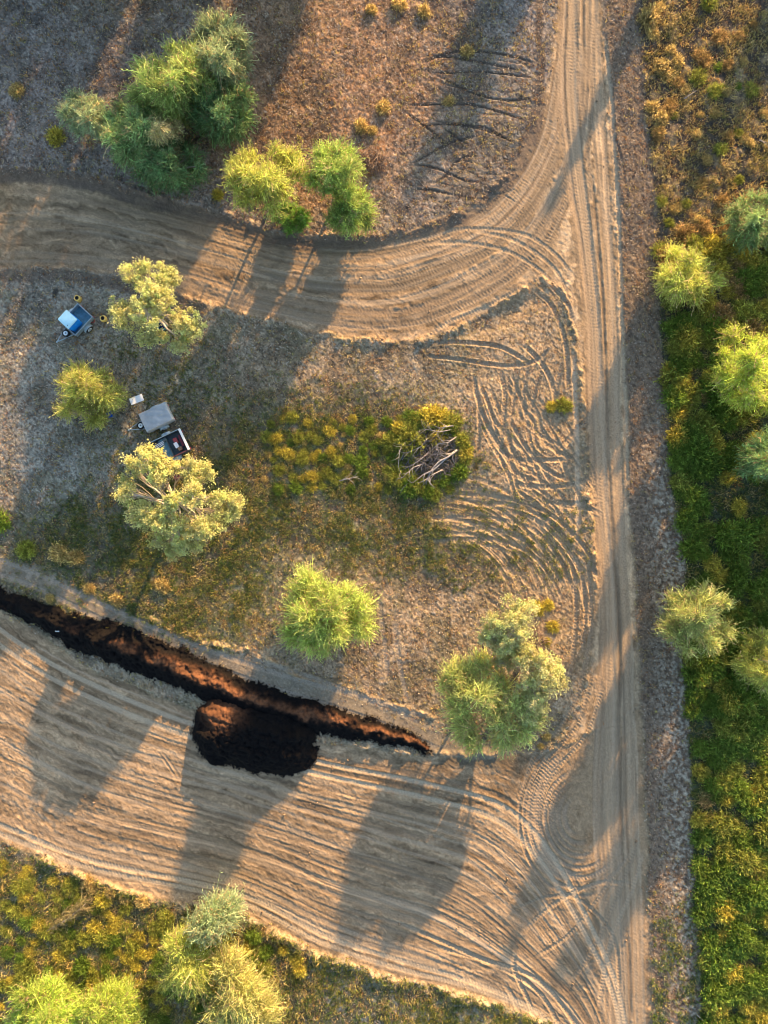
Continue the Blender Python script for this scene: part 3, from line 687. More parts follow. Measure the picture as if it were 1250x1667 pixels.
def clumpy(name, lobes, base, col, label, seed, group=TREES, leafy=1.0):
    """pale-limbed tree: twigs carrying balls of small broad leaves. lobes in px with z"""
    rng = np.random.default_rng(seed); prng = random.Random(seed)
    root = empty(name, base, 0, label, 'tree', group); off = np.array(base)
    mb = MB(); VV, FF, CC = [], [], []; nb = 0
    L = [np.array(px_lobe(l[0], l[1], l[2]*1.15, l[3])) for l in lobes]
    hub = np.array([0, 0, .0]); hubz = np.mean([l[2] for l in L])*.45
    mb.tube([(0, 0, -.2), (.05, .03, hubz*.5), (0, 0, hubz)], [.2, .17, .15], 8)
    for l in L:
        c = l[:3]-off; n = 7; pts = []
        o2 = rng.normal(0, .14, 3)
        for i in range(n+1):
            t = i/n; p = np.array([0, 0, hubz])*(1-t)+c*t; p[2] = hubz+(c[2]-hubz)*t**.75
            pts.append(p+o2*math.sin(math.pi*t)*2+rng.normal(0, .05, 3)*(0 < i < n))
        mb.tube(pts, [.085*(1-i/n*.7) for i in range(n+1)], 6)
        nc = int(16+l[3]**2*27*leafy)
        u = ball(nc, rng); cc = c+u*(rng.random((nc, 1))**.4)*np.array([l[3], l[3], l[3]*.62])*1.12
        for q in cc:
            s = pts[rng.integers(3, n+1)]
            md = (s+q)/2+rng.normal(0, .08, 3)
            mb.tube([s, md, q], [.024, .016, .008], 4)
        rc = rng.choice([.12, .2, .28, .40], nc)*rng.uniform(.85, 1.2, nc); m = 62
        tone = jitter_cols(np.array(col)*2.4, nc, .24, rng)
        pos = np.repeat(cc, m, 0)+ball(nc*m, rng)*(rng.random((nc*m, 1))**.7)*1.15*np.repeat(rc, m)[:, None]*np.array([1, 1, .8])
        d = unit(ball(nc*m, rng)+np.array([0, 0, -.25])); s_ = unit(np.cross(d, ball(nc*m, rng)))
        ll = rng.uniform(.10, .19, (nc*m, 1)); ww = ll*.27
        Vv = np.stack([pos, pos+d*ll*.5+s_*ww, pos+d*ll, pos+d*ll*.5-s_*ww], 1).reshape(-1, 3)
        VV.append(Vv); FF.append(np.arange(nc*m*4).reshape(-1, 4)+nb); nb += len(Vv)
        CC.append(np.repeat(np.repeat(tone, m, 0)*rng.uniform(.8, 1.2, (nc*m, 1)), 4, 0))
    fast_mesh('crown', np.vstack(VV), np.vstack(FF), M_LEAF, root, np.vstack(CC))
    mb.build('trunk', M_PALEBARK, root, True)
    return root

# ------------------------------------------------------------------ the trees
YG = (.165, .175, .045); GG = (.105, .145, .06); GR = (.125, .15, .085); BG = (.128, .168, .046); DG = (.075, .12, .05); PL = (.20, .19, .085)
auto_tree(137, 186, 42, 42, 3.4, GR, 'small grey green tree left of the big dense tree clump', 101, n=6)
auto_tree(357, 82, 56, 58, 7.0, GR, 'grey green tree at the top of the dense clump above the bend', 102, 1.0, group='dense clump of trees above the branch track')
auto_tree(283, 132, 76, 66, 7.4, (.13, .16, .05), 'tallest yellow topped tree in the middle of the dense clump', 103, 1.1, 9, group='dense clump of trees above the branch track')
auto_tree(358, 175, 50, 70, 5.6, DG, 'dark green tree on the right flank of the dense clump', 104, 1.0, group='dense clump of trees above the branch track')
auto_tree(224, 215, 56, 50, 5.6, GG, 'tree on the left flank of the dense clump with yellow tips', 105, 1.0, group='dense clump of trees above the branch track')
auto_tree(270, 268, 66, 46, 4.8, DG, 'dark shaded tree at the bottom of the dense clump nearest the track', 106, 1.1, group='dense clump of trees above the branch track')
auto_tree(262, 215, 30, 22, 6.2, (.19, .165, .085), 'small straw coloured half dry crown poking through the dense clump', 107, 1.0, 5, group='dense clump of trees above the branch track')
auto_tree(431, 290, 70, 56, 6.6, YG, 'round yellow green tree beside the branch track bend', 108, 1.2, 8, skirt_low=False, zmin=.42)
auto_tree(547, 283, 46, 48, 6.0, BG, 'bright green tree beside the dead grey brush heap', 109, 1.2, 7, skirt_low=False, zmin=.36)
auto_tree(573, 337, 40, 44, 4.2, BG, 'bright green tree leaning over the branch track edge', 110, 1.2, 7)
auto_tree(479, 356, 32, 26, 1.8, (.085, .15, .03), 'small vivid green bush between two larger trees at the track edge', 111, 1.6, 6, name='green_bush', spray_len=(.25, .5))
auto_tree(146, 640, 56, 54, 5.0, (.165, .165, .045), 'round yellow topped tree left of the white table', 112, 1.1, 8)
auto_tree(527, 1000, 78, 74, 6.3, (.15, .175, .05), 'lone round feathery tree just above the mulch ridge', 113, 1.15, 9)
auto_tree(1118, 447, 54, 46, 4.0, YG, 'feathery tree at the scrub edge right of the road junction', 114, 1.1, 7)
auto_tree(1232, 356, 40, 46, 4.2, GG, 'pale green tree half cut by the right picture edge, topmost one', 115, 1.0, 6)
auto_tree(1226, 602, 56, 84, 8.0, (.16, .185, .035), 'largest bright yellow green tree at the right picture edge', 116, 1.2, 9)
auto_tree(1252, 745, 34, 44, 6.5, DG, 'dark shaded tree at the right edge below the largest one', 117, 1.0, 6)
auto_tree(1133, 1007, 60, 68, 6.0, (.165, .175, .065), 'pale twiggy tree standing between gravel verge and green scrub', 118, 1.0, 8)
auto_tree(1247, 1084, 42, 56, 6.5, YG, 'yellow green tree at the right picture edge, lowest of that side', 119, 1.0, 7)
wispy('wispy_tree', [px_lobe(352, 1492, 34, 3.2), px_lobe(330, 1510, 30, 3.6), px_lobe(372, 1480, 22, 2.8)], ground_at(345, 1478), GR, 'grey green tree at the lower track edge above a split crown', 120, 1.1, group=TREES)
wispy('wispy_tree', [px_lobe(293, 1540, 26, 3.4), px_lobe(308, 1575, 32, 3.8), px_lobe(285, 1592, 24, 3.2), px_lobe(318, 1600, 20, 3.4)], ground_at(312, 1545), YG, 'bright left half of the split crown near the bottom of the picture', 121, 1.25, group=TREES)
wispy('wispy_tree', [px_lobe(372, 1582, 30, 3.4), px_lobe(395, 1622, 40, 3.8), px_lobe(420, 1650, 36, 3.4), px_lobe(365, 1650, 32, 3.2), px_lobe(360, 1560, 18, 3)], ground_at(372, 1590), (.165, .16, .06), 'wide pale tree below the split crown, cut by the bottom edge', 122, 1.1, group=TREES)
auto_tree(70, 1650, 66, 56, 5.0, (.15, .19, .04), 'bushy yellow green tree in the bottom left corner', 123, 1.25, 8)
auto_tree(176, 1658, 66, 54, 5.0, (.155, .19, .04), 'bushy yellow green tree right of the bottom left corner tree', 124, 1.25, 8)
wispy('wispy_tree', [px_lobe(742, 1098, 24, 3.0), px_lobe(758, 1125, 24, 3.6), px_lobe(783, 1129, 24, 4.0), px_lobe(748, 1150, 24, 3.2), px_lobe(758, 1183, 26, 3.0), px_lobe(771, 1207, 18, 2.6), px_lobe(794, 1152, 18, 3.4), px_lobe(728, 1120, 14, 2.6), px_lobe(770, 1095, 18, 3.2)], ground_at(760, 1135), (.20, .215, .075), 'left feathery tree of the group inside the field corner', 125, 1.2, skirt_low=False, group=TREES)
wispy('wispy_tree', [px_lobe(815, 1177, 26, 3.2), px_lobe(819, 1203, 22, 2.6), px_lobe(846, 1192, 20, 2.8), px_lobe(835, 1148, 18, 3.6), px_lobe(813, 1118, 22, 2.8), px_lobe(786, 1082, 20, 2.8), px_lobe(868, 1170, 18, 3.0), px_lobe(856, 1145, 20, 3.4)], ground_at(812, 1160), (.195, .21, .08), 'lowest feathery tree of the group inside the field corner', 126, 1.2, skirt_low=False, group=TREES)
PC = (.235, .235, .10)
clumpy('pale_limbed_tree', [(214, 446, 15, 4.2), (233, 432, 8, 4.4), (250, 466, 22, 4.8), (268, 446, 15, 4.4), (281, 455, 9, 4.2), (192, 500, 14, 3.8), (207, 514, 20, 3.8), (238, 505, 24, 5.0), (262, 487, 18, 4.8), (298, 520, 18, 4.0), (314, 530, 15, 3.8), (238, 545, 16, 3.4), (262, 548, 9, 3.4), (296, 560, 14, 3.0)], ground_at(270, 530), PC, 'open pale tree beside the branch track with a tub beneath it', 130)
clumpy('pale_limbed_tree', [(238, 733, 10, 4.0), (245, 752, 21, 4.8), (214, 760, 13, 3.4), (264, 757, 15, 4.8), (258, 776, 18, 4.8), (203, 789, 11, 3.0), (204, 804, 14, 3.8), (222, 833, 17, 4.2), (228, 848, 12, 4.2), (247, 836, 16, 4.6), (268, 848, 19, 4.6), (278, 816, 14, 4.8), (314, 804, 17, 5.2), (303, 762, 17, 4.4), (331, 768, 15, 4.0), (314, 780, 14, 4.2), (352, 812, 12, 4.2), (382, 820, 14, 3.8), (373, 831, 14, 3.8), (348, 856, 15, 4.0), (325, 858, 16, 4.4), (293, 862, 19, 4.4), (300, 886, 15, 3.6), (260, 878, 14, 3.2), (321, 879, 14, 3.6), (282, 898, 11, 2.6)], ground_at(300, 818), PC, 'large open tree with bare pale limbs beside the open trailer', 131)
clumpy('pale_limbed_tree', [(846, 996, 25, 4.4), (808, 1016, 20, 4.0), (800, 1036, 18, 3.8), (835, 1026, 25, 4.6), (823, 1046, 20, 4.0), (819, 1079, 13, 3.2), (854, 1069, 17, 4.0), (877, 1085, 26, 4.6), (885, 1107, 22, 4.2), (910, 1108, 13, 3.6), (869, 1125, 22, 4.0), (865, 1149, 21, 3.6), (859, 1168, 16, 3.0), (895, 1095, 20, 3.8), (850, 1050, 16, 3.6)], ground_at(848, 1075), (.245, .245, .115), 'pale clumpy tree beside the brown brush heap in the field corner', 132)
# trees beyond the picture whose long shadows cross it
for i, (px, py, r, h) in enumerate([(362, -36, 66, 9.5), (508, -44, 66, 9.5), (222, -44, 58, 9.0), (112, -44, 62, 9.0), (868, -92, 46, 4.6), (1330, -110, 46, 5.5), (1100, -95, 8, 5.0), (1345, 250, 60, 5.5), (-60, 330, 50, 4.5),
        (1345, 565, 52, 12.0), (1356, 720, 48, 11.5), (1342, 870, 34, 9.5)]):
    k_ = (CH-h*.55)/CH; px = 625+(px-625)/k_; py = 833.5+(py-833.5)/k_
    auto_tree(px, py, r, r, h, GG, 'green tree standing just outside the picture', 200+i, .42, 7, group='trees standing outside the picture', skirt=True)

# ------------------------------------------------------------------ low shrubs and grass tussocks
def tuft_mesh(name, rad, hgt, col, n, seed, width=.048, up=.55, leaflets=1, spread=.6):
    rng = np.random.default_rng(seed)
    a = rng.random(n)*2*np.pi; r = np.sqrt(rng.random(n))*rad*spread
    P = np.stack([r*np.cos(a), r*np.sin(a), rng.random(n)*hgt*.35], 1)
    d = unit(np.stack([np.cos(a)*r/rad*1.3, np.sin(a)*r/rad*1.3, np.full(n, up)], 1)+rng.normal(0, .28, (n, 3)))
    L = rng.uniform(.5, 1.05, n)*hgt
    Vv, Fv, Cv = sprays(P, d, L, width, .35, jitter_cols(col, n, .5, rng)*np.where(rng.random(n) < .3, 1.35, .8)[:, None], 3, leaflets, (.17, .055), rng)
    return fast_mesh(name, Vv, Fv, M_LEAF, None, Cv)
SHR = {}
def protos(kind, col, rad, hgt, n, k=4, **kw):
    SHR[kind] = []
    for i in range(k):
        o = tuft_mesh(kind, rad, hgt, col, n, hash(kind) % 1000 if False else 300+len(SHR)*17+i, **kw)
        SHR[kind].append(o.data); bpy.data.objects.remove(o)
protos('lush_shrub', (.19, .285, .045), .8, .62, 360)
protos('olive_shrub', (.34, .36, .07), .78, .6, 340)
protos('golden_shrub', (.58, .50, .09), .72, .55, 320)  # yellow shrubs, tint pushed further to carry sunlight
protos('rusty_shrub', (.42, .29, .12), .7, .5, 300)
protos('dry_tussock', (.58, .45, .18), .5, .42, 300, width=.026)
LAB = {'lush_shrub': ('leafy bright green low shrub in the dense scrub', 'shrub', 'leafy green shrubs of the scrub'),
       'olive_shrub': ('olive green low shrub with narrow leaves in the scrub', 'shrub', 'olive green shrubs of the scrub'),
       'golden_shrub': ('golden yellow low shrub with sunlight put into its tint', 'shrub', 'golden yellow shrubs of the scrub'),
       'rusty_shrub': ('rusty orange half dry low shrub in the scrub', 'shrub', 'rusty orange shrubs of the scrub'),
       'dry_tussock': ('straw coloured dry grass tussock', 'grass tussock', 'straw coloured grass tussocks')}
def shrub(kind, px, py, s=1.0, label=None, cat=None, group=True, sz=None):
    x, y, z = ground_at(px, py)
    o = bpy.data.objects.new(kind, random.choice(SHR[kind])); C.objects.link(o)
    o.location = (x, y, z-.03); o.rotation_euler = (random.uniform(-.1, .1), random.uniform(-.1, .1), random.uniform(0, 6.28))
    s *= random.uniform(.85, 1.15); o.scale = (s, s*random.uniform(.8, 1.2), s*(sz or random.uniform(.8, 1.15)))
    l, c, g = LAB[kind]; tag(o, label or l, cat or c, g if group is True else group)
    return o
def sx_left(v): return float(np.interp(v, [p[1] for p in strip_pts], [p[0] for p in strip_pts]))
def poisson(n, gen, dmin):
    pts = []; tries = 0
    while len(pts) < n and tries < n*30:
        tries += 1; p = gen()
        if p is None: continue
        if all((p[0]-q[0])**2+(p[1]-q[1])**2 > (dmin*p[2])**2 for q in pts): pts.append(p)
    return pts
def gen_strip():
    v = random.uniform(380, 1700); u = random.uniform(sx_left(v)+8, 1275)
    if 690 < v < 850 and u > 1165 and random.random() < .8: return None
    return (u, v, random.uniform(.8, 1.2))
for u, v, s in poisson(330, gen_strip, 14):
    q = random.random(); t = min(1, max(0, (v-430)/420)); rgt = (u-sx_left(v))/130
    if q < .12+.55*t-.25*max(0, rgt-.4)*(v > 1000): kind = 'lush_shrub'  # fewer lush ones lower right, where yellower tints paint sunlight
    elif q < .42+.45*t: kind = 'olive_shrub'
    elif q < .80+.19*t: kind = 'golden_shrub'
    else: kind = 'rusty_shrub'
    shrub(kind, u, v, s*1.08)
def gen_mid():
    a = random.uniform(0, 6.28); r = math.sqrt(random.random())
    return (695+66*r*math.cos(a), 742+72*r*math.sin(a), random.uniform(.7, 1.3))
for u, v, s in poisson(46, gen_mid, 14):
    if (u-700)**2+(v-738)**2 < 46**2 and random.random() < .88: continue
    shrub(random.choice(['lush_shrub', 'lush_shrub', 'olive_shrub', 'olive_shrub']), u, v, s*.8)
for u, v, k, s in [(700, 678, 'golden_shrub', 1.25), (718, 682, 'golden_shrub', 1.1), (735, 688, 'olive_shrub', 1.1), (712, 712, 'golden_shrub', 1.0), (755, 735, 'golden_shrub', .9), (680, 690, 'olive_shrub', .9), (650, 700, 'golden_shrub', .8), (668, 722, 'olive_shrub', 1.1), (640, 722, 'olive_shrub', .9)]: shrub(k, u, v, s)
def gen_mid2():
    u = random.uniform(430, 680); v = random.uniform(680, 800)
    if v > 830-.1*abs(u-560): return None
    return (u, v, random.uniform(.7, 1.2))
for u, v, s in poisson(75, gen_mid2, 13): shrub(random.choice(['golden_shrub', 'olive_shrub', 'olive_shrub', 'lush_shrub', 'dry_tussock']), u, v, s*.55)
def low_y(u): return float(np.interp(u, [p[0] for p in field_low], [p[1] for p in field_low]))
def gen_bot():
    u = random.uniform(-20, 500); v = random.uniform(1380, 1690)
    if v < low_y(u)+22: return None
    if u > 430 and v > 1600: return None
    return (u, v, random.uniform(.7, 1.2))
for u, v, s in poisson(190, gen_bot, 13): shrub(random.choice(['olive_shrub', 'olive_shrub', 'golden_shrub', 'lush_shrub', 'golden_shrub']), u, v, s*.72)
for u, v in [(152, 1447), (182, 1451), (204, 1460), (233, 1467), (142, 1434)]:
    shrub('dry_tussock', u, v, .85, 'straw yellow tussock in the row along the lower clearing edge', None, 'row of tussocks along the clearing edge')
shrub('dry_tussock', 624, 176, .9, 'lone pale yellow tussock on the red brown litter, upper one', None, None)
shrub('dry_tussock', 588, 208, 1.0, 'ragged pale yellow tussock on the red brown litter, lower left one', None, None)
shrub('dry_tussock', 606, 214, .6, 'smallest straw tussock beside the two pale ones on red litter', None, None)
shrub('olive_shrub', 918, 660, .85, 'light green low bush standing alone beside the main road', 'bush', None)
shrub('golden_shrub', 897, 662, .7, 'yellow scrap of bush just left of the lone roadside bush', 'bush', None)
shrub('dry_tussock', 28, 148, 1.0, 'small yellow bush alone near the upper left edge', 'bush', None)
shrub('golden_shrub', 92, 225, .9, 'dry yellow brown shrub below the small grey green tree', 'shrub', None)
shrub('lush_shrub', 2, 848, .95, 'green bush at the left picture edge', 'bush', None)
shrub('olive_shrub', 44, 895, 1.0, 'spiky pale green grass clump near the left edge', 'grass clump', None, 1.2)
shrub('dry_tussock', 96, 900, 1.5, 'spiky yellow grass clump between camp and mulch ridge', 'grass clump', None, 1.0)
shrub('dry_tussock', 122, 908, 1.3, 'grey yellow grass clump right of the spiky yellow one', 'grass clump', None, 1.0)
for u, v, s in [(190, 978, 1.1), (82, 975, .8), (145, 958, .8), (265, 955, .9)]: shrub('dry_tussock', u, v, s)
for u, v, s, k in [(760, 85, 1.1, 'dry_tussock'), (690, 20, 1, 'dry_tussock'), (650, 8, 1.2, 'dry_tussock'), (605, 18, .9, 'dry_tussock'), (730, 165, 1, 'dry_tussock'), (1055, 30, 1.6, 'dry_tussock'), (1062, 55, 1.3, 'dry_tussock'), (1075, 110, 1.2, 'dry_tussock'), (1090, 125, 1.2, 'dry_tussock'), (1060, 175, 1.2, 'dry_tussock'), (1075, 195, 1.1, 'dry_tussock'), (1102, 100, 1.2, 'dry_tussock'), (1090, 85, 1, 'dry_tussock'), (1072, 215, 1.2, 'dry_tussock'), (1200, 142, .6, 'lush_shrub'), (1168, 110, .7, 'lush_shrub'), (875, 990, .9, 'golden_shrub'), (893, 985, .8, 'golden_shrub'), (900, 1020, .8, 'golden_shrub'), (888, 1045, .7, 'golden_shrub'), (855, 985, .8, 'rusty_shrub'), (890, 1200, .7, 'dry_tussock'), (880, 1215, .7, 'dry_tussock'), (410, 330, .8, 'dry_tussock'), (355, 318, .8, 'golden_shrub')]: shrub(k, u, v, s*.8)
for k in range(60):
    v = random.uniform(0, 430); u = random.uniform(sx_left(v)+10, 1265)
    shrub(random.choice(['dry_tussock', 'dry_tussock', 'rusty_shrub', 'olive_shrub']), u, v, random.uniform(.5, .9))

# ------------------------------------------------------------------ uncountable blades, litter
def scatter(name, n, dens, hgt, width, cols, label, blades=5, spread=.08, lean=.5, mat=M_GRASS, region=(-45, -45, 1295, 1712)):
    u = RNG.uniform(region[0], region[2], n*4); v = RNG.uniform(region[1], region[3], n*4)
    dn = dens[gi(u, v)]; ok = RNG.random(n*4) < dn; u = u[ok][:n]; v = v[ok][:n]; N = len(u)
    base = np.stack([(u-625)/PPM, (833.5-v)/PPM, gz(u, v)-.01], 1)
    P = np.repeat(base, blades, 0); P[:, :2] += RNG.normal(0, spread, (len(P), 2))
    d = unit(RNG.normal(0, 1, (len(P), 3))*np.array([lean, lean, .2])+np.array([0, 0, 1]))
    h = RNG.uniform(.5, 1.2, len(P))*hgt*np.repeat(RNG.uniform(.6, 1.3, N), blades)
    s = unit(np.cross(d, RNG.normal(0, 1, (len(P), 3))))*width*.5
    bend = RNG.normal(0, .3, (len(P), 3))*h[:, None]; bend[:, 2] *= .3
    m = P+d*h[:, None]*.55; e = P+d*h[:, None]+bend
    Vv = np.stack([P-s, P+s, m+s*.8, m-s*.8, e], 1).reshape(-1, 3)
    k = np.arange(len(P))[:, None]*5
    F = np.vstack([k+np.array([[0, 1, 2]]), k+np.array([[0, 2, 3]]), k+np.array([[3, 2, 4]])])
    ci = np.repeat(RNG.integers(0, len(cols), N), blades)
    cc = np.asarray(cols)[ci]*RNG.uniform(.7, 1.3, (len(P), 1))
    o = fast_mesh(name, Vv, F, mat, None, np.repeat(cc, 5, 0), tris=True)
    return tag(o, label, 'grass', None, 'stuff')
off_dirt = np.clip(1-m_dirt*1.1, 0, 1)*(1-.85*TM)*(1-m_gtrack*.8)
patch = sstep(.42, .62, n_mid*.65+n_sm*.35)
d_green = np.clip(m_green*1.0+bot*.9+m_strip*sstep(350, 700, V)*.8+m_verge*sstep(1440, 1540, V)*.5, 0, 1)*off_dirt*(.15+.85*patch)
scatter('green_grass', 90000, d_green, .20, .046, [(.11, .17, .04), (.19, .22, .05), (.32, .30, .07), (.09, .13, .045)], 'green grass growing in patches over the field', 6, .09, .55)
d_dry = np.clip(.14*(1-m_strip)*(1-m_verge*.6)+.5*m_green+.5*bot+m_strawk+m_strip*(.75-.55*sstep(300, 800, V))+blob(760, 120, 120, 120)*.25+blob(560, 760, 230, 120)*.4, 0, 1)*off_dirt*(1-.6*m_churn)*(.2+.8*sstep(.42, .6, vn(U/14, V/14, 95)*.6+n_sm*.4))
scatter('dry_grass', 60000, d_dry, .18, .042, [(.52, .40, .15), (.40, .29, .11), (.56, .46, .24), (.42, .23, .09), (.48, .42, .12)], 'straw coloured dry grass over the field', 5, .09, .6)
d_lit = np.clip(.75*top+.5+.4*m_red+.35*m_camp+.4*m_verge, 0, 1)*off_dirt*(1-.5*m_green)*(1-.88*m_strip)
scatter('leaf_litter', 110000, d_lit, .11, .06, [(.36, .23, .13), (.42, .34, .26), (.33, .15, .06), (.16, .12, .10), (.52, .45, .37), (.12, .09, .075)], 'fallen dead leaves and twigs littering the ground', 2, .12, 2.6)

d_scrub = np.clip(m_strip*(1-.35*sstep(420, 700, V))+bot*.6*(U < 520), 0, 1)*off_dirt*(.06+.94*sstep(.44, .56, vn(U/21, V/21, 97)*.6+n_sm*.4))
scatter('scrub_grass', 16000, d_scrub, .34, .045, [(.56, .42, .15), (.42, .29, .10), (.26, .25, .07), (.60, .49, .22), (.17, .15, .08)], 'ragged knee high dry grass filling the scrub', 7, .16, .7)
# crumbled earth clods along the graded edges and over the churned dirt
d_clod = np.clip(berm*4+low_berm*.9+b2*.6+.10*m_dirt*sstep(.55, .7, n_mid)+.35*np.exp(-((sd_dirt+4)/9)**2)*sstep(.5, .65, n_sm), 0, 1)
cu = RNG.uniform(-40, 1290, 120000); cvv = RNG.uniform(-40, 1707, 120000); ok_ = RNG.random(120000) < d_clod[gi(cu, cvv)]; cu = cu[ok_][:9000]; cvv = cvv[ok_][:9000]
NCl = len(cu); szc = RNG.choice([.02, .03, .045, .08], NCl, p=[.4, .35, .2, .05])*RNG.uniform(.7, 1.3, NCl)
cpos = np.stack([(cu-625)/PPM, (833.5-cvv)/PPM, gz(cu, cvv)+szc*.3], 1)
oc = np.array([(1, 0, 0), (0, 1, 0), (-1, 0, 0), (0, -1, 0), (0, 0, .8), (0, 0, -.8)])
cver = (cpos[:, None]+szc[:, None, None]*(oc[None]+RNG.normal(0, .28, (NCl, 6, 3)))).reshape(-1, 3)
ctri = np.array([(0, 1, 4), (1, 2, 4), (2, 3, 4), (3, 0, 4), (1, 0, 5), (2, 1, 5), (3, 2, 5), (0, 3, 5)])
cf = (np.arange(NCl)[:, None, None]*6+ctri[None]).reshape(-1, 3)
ccol = np.repeat(np.array([.27, .19, .125])*RNG.uniform(.55, 1.35, (NCl, 1)), 6, 0)
tag(fast_mesh('soil_clods', cver, cf, M_EARTH, None, ccol, tris=True), 'crumbled brown earth clods along the graded edges', 'soil', None, 'stuff')
# ------------------------------------------------------------------ dead wood
def branch(px, pts, r0, mat, label, cat='dead branch', group=None, twigs=4, seed=0, name='dead_branch', z0=.08, rise=.35):
    """pts: list of px positions along the main stem"""
    rng = random.Random(seed); b = ground_at(*pts[0]); root = None
    mb = MB()
    P = []
    for i, p in enumerate(pts):
        g = ground_at(*p); t = i/(len(pts)-1)
        P.append(Vector((g[0]-b[0], g[1]-b[1], g[2]-b[2]+z0+rise*math.sin(math.pi*min(1, t*.9+.1))+r0)))
    mb.tube(P, [r0*(1-.75*i/(len(P)-1)) for i in range(len(P))], 6)
    for k in range(twigs):
        i = rng.randint(1, len(P)-1); s = P[i-1].lerp(P[i], rng.random()); d = (P[i]-P[i-1]).normalized()
        a = rng.choice([-1, 1])*rng.uniform(.4, .9); d2 = Vector((d.x*math.cos(a)-d.y*math.sin(a), d.x*math.sin(a)+d.y*math.cos(a), rng.uniform(-.1, .35)))
        l = rng.uniform(.4, 1.1); a2 = a*.5; d3 = Vector((d2.x*math.cos(a2)-d2.y*math.sin(a2), d2.x*math.sin(a2)+d2.y*math.cos(a2), rng.uniform(-.2, .2)))
        mb.tube([s, s+d2*l*.5, s+d2*l*.5+d3*l*.5], [r0*.45, r0*.3, r0*.12], 5)
    o = mb.build(name, mat, None, True); o.location = b
    return tag(o, label, cat, group)
DB = 'dead branches of the fallen tree in the bush patch'
branch(0, [(743, 733), (728, 745), (714, 752), (702, 765), (695, 780), (692, 794)], .09, M_DEAD, 'thick pale forked dead limb at the lower right of the bush patch', group=DB, twigs=8, seed=1)
branch(0, [(738, 737), (722, 750), (705, 766), (690, 772), (672, 786), (663, 787)], .07, M_DEAD, 'long pale dead limb lying beside the thick forked one', group=DB, twigs=5, seed=2)
branch(0, [(737, 694), (722, 697), (708, 700)], .06, M_DEAD, 'bundle of short grey dead sticks at the top right of the bush patch', group=DB, twigs=6, seed=3, rise=.5)
branch(0, [(695, 715), (685, 728), (670, 735), (657, 739), (651, 750)], .05, M_DEAD, 'curved grey dead stick across the upper left of the bush patch', group=DB, twigs=5, seed=4)
branch(0, [(720, 716), (708, 728), (713, 736), (708, 742), (702, 735)], .045, M_DEAD, 'kinked grey dead stick in the centre of the bush patch', group=DB, twigs=5, seed=5)
branch(0, [(680, 709), (672, 720), (660, 733)], .04, M_DEAD, 'thin grey dead twig at the upper left of the bush patch', group=DB, twigs=3, seed=6)
branch(0, [(698, 736), (685, 748), (672, 757), (653, 766)], .045, M_DEAD, 'thin grey dead twig reaching to the lower left of the bush patch', group=DB, twigs=4, seed=7)
for k_, (pp, lb) in enumerate([([(735, 700), (715, 705), (690, 700), (668, 708)], 'long grey limb along the top edge of the brush tangle'), ([(742, 712), (728, 722), (712, 724), (690, 745)], 'slanting grey limb at the right side of the brush tangle'), ([(720, 765), (700, 775), (680, 800)], 'low grey limb at the bottom of the brush tangle'), ([(660, 720), (650, 735), (648, 760), (655, 780)], 'upright grey limb at the left side of the brush tangle'), ([(690, 755), (672, 762), (655, 778), (640, 782)], 'thin grey limb pointing out to the lower left of the brush tangle')]):
    branch(0, pp, .038, M_DEAD, lb, group=DB, twigs=7, seed=40+k_, rise=.6)
branch(0, [(553, 783), (566, 780), (576, 778), (585, 775)], .05, M_DEAD, 'pale dead branch lying among tussocks left of the bush patch', group=None, twigs=5, seed=8)
branch(0, [(1112, 163), (1120, 158), (1126, 154), (1135, 147)], .05, M_DEAD, 'straight pale fallen stick in the upper right scrub', twigs=1, seed=9, rise=.05)
branch(0, [(1234, 230), (1242, 233), (1256, 235)], .05, M_DEAD, 'pale fallen stick at the upper right picture edge', twigs=1, seed=10, rise=.05)
branch(0, [(1070, 965), (1078, 978), (1086, 990), (1100, 1000)], .04, M_DEAD, 'bare grey twig sticking out of the pale tree toward the road', twigs=2, seed=11, rise=1.2)
branch(0, [(1133, 1650), (1140, 1655), (1144, 1664)], .04, M_DEAD, 'white twig at the bottom edge of the scrub', twigs=2, seed=12, rise=.2)
def brush(px, py, rx, ry, mat, label, n, seed, h=.9, rot=0):
    rng = random.Random(seed); b = ground_at(px, py); mb = MB()
    for k in range(n):
        a = rng.uniform(0, 6.28); q = math.sqrt(rng.random()); s = Vector((rx*q*math.cos(a)/PPM, ry*q*math.sin(a)/PPM, rng.uniform(0.05, h*(1-q*.6))))
        t = rng.uniform(0, 6.28); l = rng.uniform(.4, 1.1); d = Vector((math.cos(t), math.sin(t), rng.uniform(-.15, .3)))
        d2 = Vector((math.cos(t+.5), math.sin(t+.5), rng.uniform(-.2, .3)))
        mb.tube([s-d*l*.5, s, s+d2*l*.5], [.03, .022, .008], 4)
    o = mb.build('brush_heap', mat, None, True); o.location = b
    return tag(o, label, 'brush heap')
brush(604, 268, 22, 20, M_DEADB, 'heap of dead grey brown twigs right of the bright green trees', 150, 21, .9)
brush(873, 1046, 11, 24, M_DEADB, 'narrow heap of brown dead sticks beside the pale clumpy tree', 110, 22, .8)
brush(699, 738, 44, 44, mat_plain('dark_grey_twigs', (.15, .135, .125), .9, var=.45, scale=12), 'tangle of fine grey twigs in the middle of the bush patch', 420, 23, .7)
brush(842, 1105, 9, 12, M_DEADB, 'dark brown stick tangle beneath the pale clumpy tree', 60, 24, .6)
brush(315, 1568, 8, 22, M_DEADB, 'dark tangle of dead twigs inside the split crown', 60, 25, 1.6)
